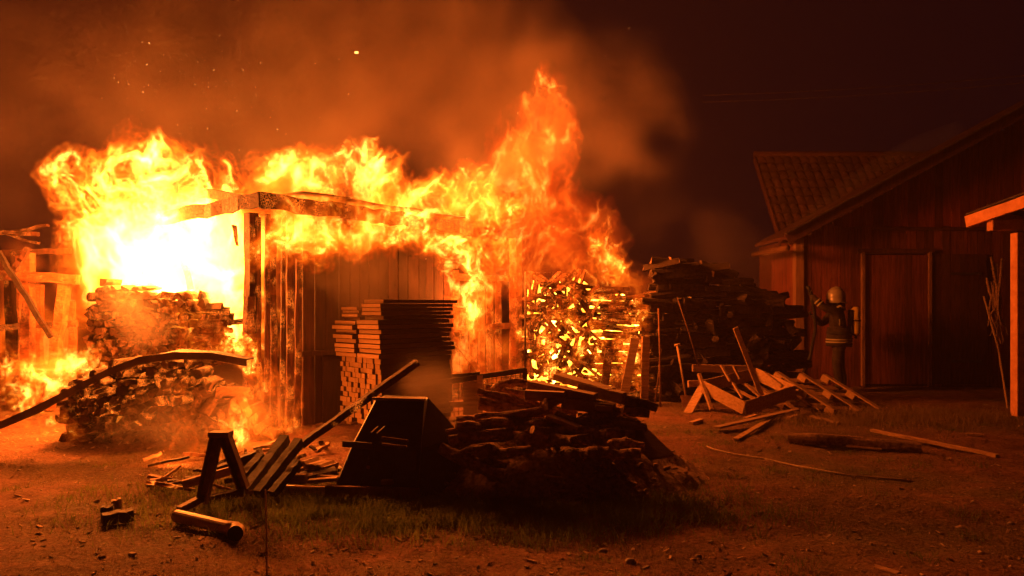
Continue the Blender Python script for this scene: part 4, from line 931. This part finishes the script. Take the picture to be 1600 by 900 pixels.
def field_group(name, lo, hi, shape, mat, iso=None):
    ng = bpy.data.node_groups.new(name, 'GeometryNodeTree')
    ng.interface.new_socket('Geometry', in_out='INPUT', socket_type='NodeSocketGeometry'); ng.interface.new_socket('Geometry', in_out='OUTPUT', socket_type='NodeSocketGeometry')
    N, L = ng.nodes.new, ng.links.new
    gi, go, vc = N('NodeGroupInput'), N('NodeGroupOutput'), N('GeometryNodeVolumeCube')
    vc.inputs['Min'].default_value = lo; vc.inputs['Max'].default_value = hi
    for k, a in enumerate('XYZ'): vc.inputs['Resolution '+a].default_value = shape[k]
    pos = N('GeometryNodeInputPosition')
    def vm(op, a, b=None):
        m = N('ShaderNodeVectorMath'); m.operation = op; L(a, m.inputs[0])
        if b is not None: m.inputs[1].default_value = b
        return m.outputs[0]
    p = vm('FLOOR', vm('ADD', vm('MULTIPLY', vm('SUBTRACT', pos.outputs[0], lo), [(shape[k]-1)/(hi[k]-lo[k]) for k in range(3)]), (.5, .5, .5)))
    sp = N('ShaderNodeSeparateXYZ'); L(p, sp.inputs[0])
    def im(op, a, b):
        m = N('FunctionNodeIntegerMath'); m.operation = op
        for k, v in ((0, a), (1, b)):
            if isinstance(v, int): m.inputs[k].default_value = v
            else: L(v, m.inputs[k])
        return m.outputs[0]
    idx = im('ADD', im('MULTIPLY', im('ADD', im('MULTIPLY', sp.outputs[0], shape[1]), sp.outputs[1]), shape[2]), sp.outputs[2])
    na = N('GeometryNodeInputNamedAttribute'); na.data_type = 'FLOAT'; na.inputs['Name'].default_value = 'amount'
    si = N('GeometryNodeSampleIndex'); si.data_type = 'FLOAT'; si.domain = 'POINT'
    L(gi.outputs[0], si.inputs['Geometry']); L(na.outputs['Attribute'], si.inputs['Value']); L(idx, si.inputs['Index']); L(si.outputs[0], vc.inputs['Density'])
    end = vc.outputs[0]
    if iso is not None:
        v2m = N('GeometryNodeVolumeToMesh'); L(end, v2m.inputs[0]); v2m.inputs['Threshold'].default_value = iso; end = v2m.outputs[0]
    sm = N('GeometryNodeSetMaterial'); sm.inputs['Material'].default_value = mat; L(end, sm.inputs[0]); L(sm.outputs[0], go.inputs[0])
    return ng
def volume_object(name, lo, hi, D, mat, mw=None, parent=None, iso=None, **kw):
    me = bpy.data.meshes.new(name); me.vertices.add(D.size); at = me.attributes.new('amount', 'FLOAT', 'POINT'); at.data.foreach_set('value', np.ascontiguousarray(D, np.float32).ravel())
    me.materials.append(mat)
    o = link(name, me, None, mw, **kw)
    md = o.modifiers.new('field', 'NODES'); md.node_group = field_group(name, tuple(map(float, lo)), tuple(map(float, hi)), D.shape, mat, iso)
    if iso is not None:
        dgr = bpy.context.evaluated_depsgraph_get(); nm = bpy.data.meshes.new_from_object(o.evaluated_get(dgr)); nm.name = name
        o.modifiers.clear(); o.data = nm; bpy.data.meshes.remove(me)
    if parent is not None: o.parent = parent; o.matrix_parent_inverse = Matrix.Identity(4); o.matrix_local = Matrix.Identity(4)
    return o
def fire_mat(strength, red=0.0):
    m, nt, N, L = newmat('flame_gas')
    out, em, at = N('ShaderNodeOutputMaterial'), N('ShaderNodeEmission'), N('ShaderNodeAttribute'); at.attribute_name = 'density'
    g = 1-red
    cr_ = ramp(N, [(0, (1, .07*g, .001)), (.35, (1, .20*g, .008*g)), (1, (1, .40*g, .05*g))]); L(at.outputs['Fac'], cr_.inputs[0])
    mu = N('ShaderNodeMath'); mu.operation = 'MULTIPLY'; mu.inputs[1].default_value = strength; L(at.outputs['Fac'], mu.inputs[0])
    L(cr_.outputs[0], em.inputs[0]); L(mu.outputs[0], em.inputs[1]); L(em.outputs[0], out.inputs['Volume']); m.cycles.volume_step_rate = 1.5; return m
def flame_skin_mat():
    m, nt, N, L = newmat('flame_front')
    out, em, tr_, ad = N('ShaderNodeOutputMaterial'), N('ShaderNodeEmission'), N('ShaderNodeBsdfTransparent'), N('ShaderNodeAddShader')
    em.inputs[0].default_value = (1, .2, .01, 1); em.inputs[1].default_value = .004
    L(tr_.outputs[0], ad.inputs[0]); L(em.outputs[0], ad.inputs[1]); L(ad.outputs[0], out.inputs[0]); m.cycles.emission_sampling = 'NONE'; return m
FLAME_SKIN = flame_skin_mat()

def flames(label, blobs, lo, hi, vox=.022, vy=1.7, mw=None, flow=(0, 0, 1), gain=14, red=0, thr=.36, base=.05, fil=1.3, core=.5, warp=1.0, scale=1.0, iso=.1, seed=None):
    """blobs: (centre, radius, strength) in the local frame"""
    global rng
    rng = np.random.default_rng(len(label)*7+len(blobs) if seed is None else seed)
    lo, hi = np.array(lo, float), np.array(hi, float); size = hi-lo
    shape = tuple(max(8, int(round(size[k]/(vox*(vy if k == 1 else 1))))) for k in range(3))
    X, Y, Z = np.meshgrid(*[np.linspace(lo[k], hi[k], shape[k], dtype=np.float32) for k in range(3)], indexing='ij')
    PX, PY, PZ = X.copy(), Y.copy(), Z.copy()
    for cell, amp in ((.9, .20), (.42, .13), (.20, .075), (.10, .042), (.05, .018)):
        for A in (PX, PY, PZ): A += vnoise(shape, size, (cell*scale, cell*scale, cell*scale*1.25))*(amp*warp*scale)
    Sf = np.zeros(shape, np.float32)
    for c, r_, s in blobs:
        Sf += s*np.exp(-2.2*(((PX-c[0])**2+(PY-c[1])**2+((PZ-c[2])*.85)**2)/(r_*r_)))
    fx, fz = flow[0], flow[2]
    q = 1/scale
    n1 = gather((PX*fz-PZ*fx)*13*q, PY*12*q, (PZ*fz+PX*fx)*7*q)
    n2 = gather((PX*fz-PZ*fx)*36*q+31, PY*30*q+7, (PZ*fz+PX*fx)*20*q+13)
    big = np.clip(.85+.55*vnoise(shape, size, (.55*scale, .55*scale, .7*scale)), .6, 1.5)
    r1, r2 = np.exp(-(n1/.24)**2)*big, np.exp(-(n2/.30)**2)*big
    body = np.clip(Sf-thr-.10*n1-.06*n2, 0, None)
    edge = np.clip(body*5, 0, 1)
    front = np.exp(-((body-.10)/.07)**2)                 # the reaction sheet round the outside
    D = edge*(base*body+fil*np.clip(body*1.3, 0, 1.0)*(r1*(.25+1.6*r2)+.45*r2*r2)+.30*front*r2+core*np.clip(Sf-1.1, 0, 2)*(.25+.75*r1))
    for k in range(3):                                   # keep the box borders empty
        n = shape[k]; e = np.clip(np.minimum(np.arange(n), n-1-np.arange(n))/5., 0, 1).astype(np.float32)
        D *= e.reshape([-1 if j == k else 1 for j in range(3)]); body = body*e.reshape([-1 if j == k else 1 for j in range(3)])
    D[D < .006] = 0; D = np.clip(D, 0, 4)
    st = (4, 3, 4); n3 = [shape[k]//st[k]*st[k] for k in range(3)]
    env = body[:n3[0], :n3[1], :n3[2]].reshape(n3[0]//st[0], st[0], n3[1]//st[1], st[1], n3[2]//st[2], st[2]).mean((1, 3, 5))
    skin = volume_object('flames', lo, lo+size*np.array(n3)/np.array(shape), env, FLAME_SKIN, mw, None, iso, label=label, cat='flames', group='flames of the burning shed', kind='stuff')
    volume_object('flame_gas', lo, hi, D, fire_mat(gain, red), None, skin, None, kind='stuff')
    return skin
def B(lst): return [(np.array(P(x, y, d)), r_, s) for x, y, d, r_, s in lst]
FL = []
FL.append(flames('large white-hot flame bursting from the open left side of the shed',
    B([(330, 430, 10.8, .85, 2.8), (250, 410, 10.7, .9, 2.5), (345, 490, 10.6, .5, 2.0), (300, 370, 10.7, .6, 1.8), (165, 385, 10.5, .72, 1.4), (200, 290, 10.5, .72, 1.15), (118, 315, 10.4, .45, .75), (265, 280, 10.6, .62, .8), (180, 225, 10.5, .42, .7), (150, 445, 10.5, .45, 1.0),
       (340, 355, 10.7, .6, 1.4), (380, 505, 10.6, .42, 1.9), (375, 420, 10.6, .55, 2.2), (80, 300, 10.4, .28, .6), (130, 255, 10.4, .42, .7), (320, 255, 10.6, .36, .45), (387, 548, 10.4, .3, 1.1), (290, 345, 10.7, .55, 1.2), (175, 178, 10.5, .2, .5), (365, 280, 10.5, .42, .55), (235, 215, 10.5, .3, .5)]),
    (-8.2, 9.7, .8), (-3.05, 12.0, 5.3), .021, 1.9, gain=18, core=1.5, flow=(-.35, 0, .94)))
SH_MW = Matrix.Translation(C) @ Matrix.Rotation(R(52), 4, 'Z')
def SL_(lst): return [(np.array((t, -o, z)), r_, s) for t, o, z, r_, s in lst]
bl = []
for t in np.arange(-.1, 4.9, .22):
    bl.append((t, .2+.1*math.sin(t*5), 3.18+.10*math.sin(t*2.3+.5)+.05*t, .38+.06*math.sin(t*4), 1.15))
    bl.append((t, .46, 2.60+.05*math.sin(t*3.1)-.02*t, .29, 1.05))
    bl.append((t, .52, 2.86+.04*math.sin(t*2.7), .2, .75))
for t in (.05, .3, .5, .75): bl.append((t, .25, 2.6, .36, 1.0)); bl.append((t+.05, .15, 2.3, .25, .6))
for t in (.25, 1.1, 2.3): bl.append((t, .2, 3.5, .28, .6))
FL.append(flames('row of flames rolling along the shed roof edge above the board wall', SL_(bl), (-.8, -1.1, 1.7), (5.4, .7, 4.2), .022, 1.5, mw=SH_MW, gain=16, core=.4, scale=.8, seed=526, thr=.34, flow=(.25, 0, .97)))
FL.append(flames('yellow flame spilling out of the shed doorway beside the lumber',
    B([(720, 480, 11.9, .46, 1.2), (738, 430, 11.9, .56, 1.2), (760, 380, 12.0, .6, 1.1), (705, 505, 11.8, .34, .9), (700, 355, 12, .5, 1.0), (715, 400, 11.8, .42, 1.0), (750, 330, 12, .5, .8), (790, 410, 12.1, .4, .7)]),
    (-1.9, 10.9, .7), (.8, 12.9, 4.0), .022, 1.8, gain=11.0, red=.08, core=.3, base=.06, flow=(.3, 0, .95)))
FL.append(flames('tall deep orange flame column leaning up over the doorway',
    B([(820, 340, 12.3, .78, 1.0), (860, 390, 12.4, .7, .9), (800, 280, 12.3, .8, 1.2), (768, 238, 12.2, .58, 1.1), (835, 225, 12.3, .68, 1.15), (886, 200, 12.2, .46, 1.0), (868, 160, 12.2, .4, 1.0), (874, 130, 12.2, .26, .8),
       (905, 310, 12.5, .6, .9), (945, 350, 12.5, .55, .95), (890, 430, 12.5, .5, .8), (830, 450, 12.4, .5, .7), (800, 420, 12.4, .5, .7), (740, 290, 12.3, .45, .8), (960, 400, 12.5, .4, .8)]),
    (-1.4, 11.1, .9), (2.5, 13.7, 6.1), .024, 1.8, gain=6.0, red=.32, core=.3, base=.16, fil=1.4, flow=(.3, 0, .95)))
FL.append(flames('bright flame on top of the burning log stack',
    B([(965, 395, 12.6, .46, 1.3), (985, 420, 12.6, .4, 1.3), (930, 420, 12.7, .42, 1.0), (890, 440, 12.8, .34, .8), (950, 360, 12.6, .36, .8), (1003, 440, 12.5, .26, .9), (870, 455, 12.8, .3, .8), (840, 440, 12.8, .3, .5)]),
    (.1, 11.7, 1.4), (2.9, 13.5, 3.5), .022, 1.7, gain=14, scale=.8))
bl2 = [(860+35*i+rnd.uniform(-12, 12), 470+26*j+rnd.uniform(-9, 9), 12.45-.055*i+rnd.uniform(-.05, .03), .19, rnd.uniform(.7, 1.4)) for i in range(5) for j in range(6)]
FL.append(flames('tongues of fire licking out between the logs of the burning stack', B(bl2), (.2, 12.0, .1), (2.6, 12.9, 2.2), .02, 1.6, gain=18, scale=.33, thr=.36))
FL.append(flames('strip of fire between the doorway post and the log stack',
    B([(826, 490, 12.9, .2, 1.3), (828, 530, 12.9, .22, 1.5), (830, 570, 12.9, .22, 1.5), (836, 600, 12.9, .2, 1.2), (826, 455, 12.9, .2, 1.1)]),
    (-.1, 12.4, .05), (.9, 13.4, 2.3), .022, 1.7, gain=22, scale=.5, thr=.3))
FL.append(flames('low flames licking the debris behind the trestle',
    B([(395, 665, 8.0, .32, 1.0), (430, 640, 8.2, .32, .9), (370, 690, 7.9, .26, .9), (450, 600, 8.4, .26, .65), (420, 700, 7.8, .22, .8), (470, 650, 8.3, .22, .5), (410, 590, 8.6, .28, .65), (345, 600, 8.3, .24, .5), (385, 615, 8.4, .26, .6)]),
    (-3.8, 7.3, 0), (-1.8, 9.1, 1.6), .018, 1.7, gain=10, red=.08, scale=.5, thr=.32))
FL.append(flames('scattered small flames on the ground below the smoking mound',
    B([(245, 735, 7.3, .24, .95), (275, 715, 7.5, .26, .95), (222, 752, 7.1, .18, .9), (310, 690, 7.7, .22, .8), (330, 720, 7.4, .2, .8), (265, 690, 7.8, .18, .6), (240, 600, 7.9, .15, .75), (270, 608, 7.9, .16, .85), (276, 645, 7.85, .15, .8), (280, 670, 7.8, .12, .7), (205, 640, 8.0, .12, .6), (320, 660, 7.85, .14, .7)]),
    (-4.7, 6.7, 0), (-2.6, 8.4, 1.2), .017, 1.7, gain=10, red=.08, scale=.42, thr=.33))
FL.append(flames('ground fire glowing beside the burnt frame at the far left',
    B([(95, 590, 9.4, .34, 1.5), (70, 595, 9.3, .34, 1.5), (125, 580, 9.5, .28, 1.3), (20, 640, 8.9, .36, 1.0), (60, 655, 8.6, .32, .9), (5, 575, 10, .28, 1.1), (100, 665, 8.3, .26, .9), (30, 600, 9.5, .34, 1.0), (-40, 620, 9.2, .4, .9), (15, 540, 10.4, .3, .6), (60, 520, 10.6, .3, .5)]),
    (-7.9, 7.8, 0), (-4.5, 11.0, 1.8), .022, 1.7, gain=13, scale=.55, thr=.33))
FL.append(flames('small flames along the top of the smoking mound',
    B([(225, 548, 8.9, .18, .9), (300, 535, 9.0, .2, 1.0), (345, 530, 9.1, .24, 1.1), (380, 535, 9.2, .28, 1.4), (260, 540, 9.0, .17, .9), (395, 560, 9.1, .24, 1.3), (190, 560, 8.9, .14, .8)]),
    (-5.2, 8.5, .6), (-2.8, 9.7, 1.7), .02, 1.7, gain=16, scale=.45, thr=.33))
FL.append(flames('flames wrapping the charred boards at the shed corner',
    B([(410, 400, 9.0, .2, .8), (430, 460, 9.0, .16, .7), (408, 540, 9.1, .16, .6), (440, 560, 9.1, .15, .55), (425, 390, 9.1, .24, .9), (460, 420, 9.3, .14, .6), (395, 480, 9.3, .14, .7)]),
    (-3.9, 8.5, .5), (-2.3, 9.8, 2.7), .02, 1.7, gain=14, scale=.42, thr=.33))

FL.append(flames('dull orange fire glowing behind the burnt frame at the far left',
    B([(20, 470, 12.6, .6, .9), (90, 520, 12.5, .6, 1.0), (-30, 540, 12.6, .6, .9), (50, 560, 12.4, .5, 1.0), (110, 470, 12.4, .45, .8), (-60, 430, 12.6, .6, .8), (30, 400, 12.6, .45, .6)]),
    (-10.6, 11.5, .1), (-6.0, 13.6, 3.0), .045, 1.5, gain=5, red=.2, base=.55, fil=.6, scale=.9, thr=.3))
FL.append(flames('orange fire filling the doorway in front of the glowing door boards',
    B([(725, 560, 12.0, .36, .9), (765, 555, 12.3, .38, .95), (790, 540, 12.6, .34, .9), (740, 520, 12.1, .4, .9), (715, 590, 12.0, .26, .8), (770, 600, 12.3, .3, .8), (780, 490, 12.5, .35, .8)]),
    (-1.5, 11.3, .1), (.5, 13.2, 2.2), .03, 1.5, gain=4.5, red=.28, base=.45, fil=.8, scale=.55, thr=.3))

# light of the flames
fire_lamp(None, P(215, 372, 10.0), 3000, .5)
fire_lamp(None, P(180, 300, 10.2), 900, .5)
fire_lamp(None, S(1.2, .12, 3.5), 330, .3)
fire_lamp(None, S(3.4, .12, 3.5), 330, .3)
fire_lamp(None, P(800, 300, 12.0), 1500, .6)
fire_lamp(None, P(960, 385, 12.75), 90, .3)
fire_lamp(None, P(400, 640, 8.45), 130, .2)
fire_lamp(None, P(60, 600, 9.2), 150, .3)
fire_lamp(None, P(270, 715, 7.4), 35, .15)
fire_lamp(None, P(725, 460, 11.9), 160, .25)

# sparks
mb = MB()
for k in range(190):
    if k < 130: x_, y_, d_ = rnd.gauss(310, 90), rnd.gauss(130, 45), rnd.uniform(9.5, 12)
    else: x_, y_, d_ = rnd.uniform(20, 1050), rnd.uniform(20, 420), rnd.uniform(9, 12.5)
    p = P(x_, y_, d_); s = .0018+.003*rnd.random()**4; a = Vector((rnd.gauss(0, 1), rnd.gauss(0, 1), rnd.gauss(0, 1))).normalized()*s*rnd.uniform(1, 3)
    mb.bar(p-a, p+a, s*.8, s*.8)
mb.box(P(557, 82, 9.5), (.045, .02, .022))
solo('sparks', mb, M['spark'], 'glowing sparks drifting in the smoke above the fire', 'sparks', kind='stuff')

# smoke
def smoke_mat(color, dens, an=.0):
    m, nt, N, L = newmat('smoke')
    out, sv_, at = N('ShaderNodeOutputMaterial'), N('ShaderNodeVolumePrincipled'), N('ShaderNodeAttribute'); at.attribute_name = 'density'
    sv_.inputs['Color'].default_value = (*color, 1); sv_.inputs['Anisotropy'].default_value = an; sv_.inputs['Density Attribute'].default_value = ''
    mu = N('ShaderNodeMath'); mu.operation = 'MULTIPLY'; mu.inputs[1].default_value = dens; L(at.outputs['Fac'], mu.inputs[0]); L(mu.outputs[0], sv_.inputs['Density'])
    L(sv_.outputs[0], out.inputs['Volume']); m.cycles.volume_step_rate = 2; return m
def smoke(label, blobs, lo, hi, vox, mat, warps=((2.5, .55), (1.1, .28), (.5, .13)), thr=.25, cut=.1, soft=1.0):
    lo, hi = np.array(lo, float), np.array(hi, float); size = hi-lo; shape = tuple(max(8, int(round(size[k]/vox))) for k in range(3))
    X, Y, Z = np.meshgrid(*[np.linspace(lo[k], hi[k], shape[k], dtype=np.float32) for k in range(3)], indexing='ij'); PX, PY, PZ = X.copy(), Y.copy(), Z.copy()
    for cell, amp in warps:
        for A in (PX, PY, PZ): A += vnoise(shape, size, (cell,)*3)*amp
    Sf = np.zeros(shape, np.float32)
    for c, r_, s in blobs: Sf += s*np.exp(-2.2*(((PX-c[0])**2+(PY-c[1])**2+(PZ-c[2])**2)/(r_*r_)))
    D = np.clip(Sf-thr, 0, 1.5)*soft
    D *= np.clip(.75+.3*vnoise(shape, size, (warps[-1][0],)*3), .2, 2)
    for k in range(3):
        n = shape[k]; e = np.clip(np.minimum(np.arange(n), n-1-np.arange(n))/4., 0, 1).astype(np.float32); D *= e.reshape([-1 if j == k else 1 for j in range(3)])
    D[D < cut*.1] = 0
    return volume_object('smoke', lo, hi, D, mat, kind='stuff', label=label, cat='smoke')
smoke('wide brown smoke cloud rising behind the shed flames',
    B([(250, 200, 13.8, 1.8, 1.0), (120, 60, 14, 2.4, .8), (420, 180, 13.8, 2.0, 1.0), (600, 150, 14.2, 2.2, 1.0), (330, 40, 14, 2.6, .9), (560, 0, 14.5, 2.6, .9), (820, 180, 14.4, 1.9, 1.0), (935, 175, 13.9, 1.35, 1.9), (970, 230, 13.7, .75, 1.5), (890, 95, 14.0, 1.1, 1.1), (760, 60, 14.6, 2.1, .8), (-20, 250, 14, 2.3, .7), (-80, 60, 14, 2.4, .7),
       (700, 250, 14.4, 1.7, 1.0), (500, 260, 14, 1.7, 1.0), (1000, 330, 14.6, 1.3, .6), (1080, 400, 13.2, 1.1, .62), (1140, 470, 12.9, 1.0, .55), (1060, 520, 12.6, .8, .5), (1180, 420, 13.4, 1.0, .5), (-140, 350, 14.5, 2, .6)]),
    (-14.5, 11.6, .4), (5.8, 18.5, 10.4), .2, smoke_mat((.46, .35, .31), .75), thr=.40, warps=((2.2, .45), (1.0, .30), (.5, .18), (.28, .09)))
smoke('pale smoke curling off the low mound and ground fire',
    B([(230, 640, 7.75, .55, .9), (330, 640, 7.75, .5, .8), (280, 700, 7.4, .5, .7), (180, 690, 7.3, .5, .6), (380, 600, 7.9, .5, .6), (230, 500, 9.2, .6, .8), (130, 730, 7.0, .4, .4)]),
    (-5.6, 6.5, 0), (-2.3, 9.75, 2.2), .08, smoke_mat((.7, .6, .5), .75), warps=((.9, .2), (.4, .1), (.18, .045)), thr=.2)
smoke('grey smoke trailing from the glowing tip of the slanting board',
    B([(660, 575, 7.8, .28, .9), (690, 600, 8.1, .4, .9), (660, 625, 8.0, .42, 1.0), (700, 640, 8.2, .45, .9), (620, 600, 7.6, .25, .6), (720, 660, 8.1, .35, .6)]),
    (-2.2, 7.1, 0), (.2, 9.1, 1.6), .065, smoke_mat((.6, .5, .42), .7), warps=((.7, .15), (.3, .08), (.14, .035)), thr=.2)
smoke('dark smoke hanging below the burning eave on the board wall',
    B([(520, 420, 9.6, .4, .8), (580, 430, 9.8, .45, .8), (640, 430, 10.4, .45, .8), (560, 470, 9.6, .4, .5)]),
    (-3.0, 8.6, 1.2), (-.6, 11.3, 2.9), .09, smoke_mat((.32, .25, .2), 2.6), warps=((.7, .15), (.3, .08), (.14, .035)), thr=.2)

# jet of water falling in an arc from beyond the barn
mb = MB()
jp = [P(x, y, d) for x, y, d in ((1500, 205, 15.6), (1440, 225, 15.6), (1380, 255, 15.4), (1320, 293, 15.2), (1270, 333, 15.0), (1225, 375, 14.8), (1190, 412, 14.6))]
mb.tube(jp, [.24, .22, .2, .17, .14, .12, .11], 12)
m, nt, N, L = newmat('water_mist'); out, s_ = N('ShaderNodeOutputMaterial'), N('ShaderNodeVolumePrincipled'); s_.inputs['Color'].default_value = (.95, .95, .95, 1); s_.inputs['Density'].default_value = .10; L(s_.outputs[0], out.inputs['Volume'])
solo('water_jet', mb, m, 'faint arc of water spray falling before the tiled roof', 'water jet', kind='stuff', smooth=True)

# thin smoke haze over the whole yard
m, nt, N, L = newmat('haze_air'); out, s_ = N('ShaderNodeOutputMaterial'), N('ShaderNodeVolumePrincipled')
s_.inputs['Color'].default_value = (.85, .62, .5, 1); s_.inputs['Density'].default_value = .0022; L(s_.outputs[0], out.inputs['Volume'])
link('haze', MB().box((0, 0, 6), (760, 760, 14)).mesh('haze', m), kind='stuff')
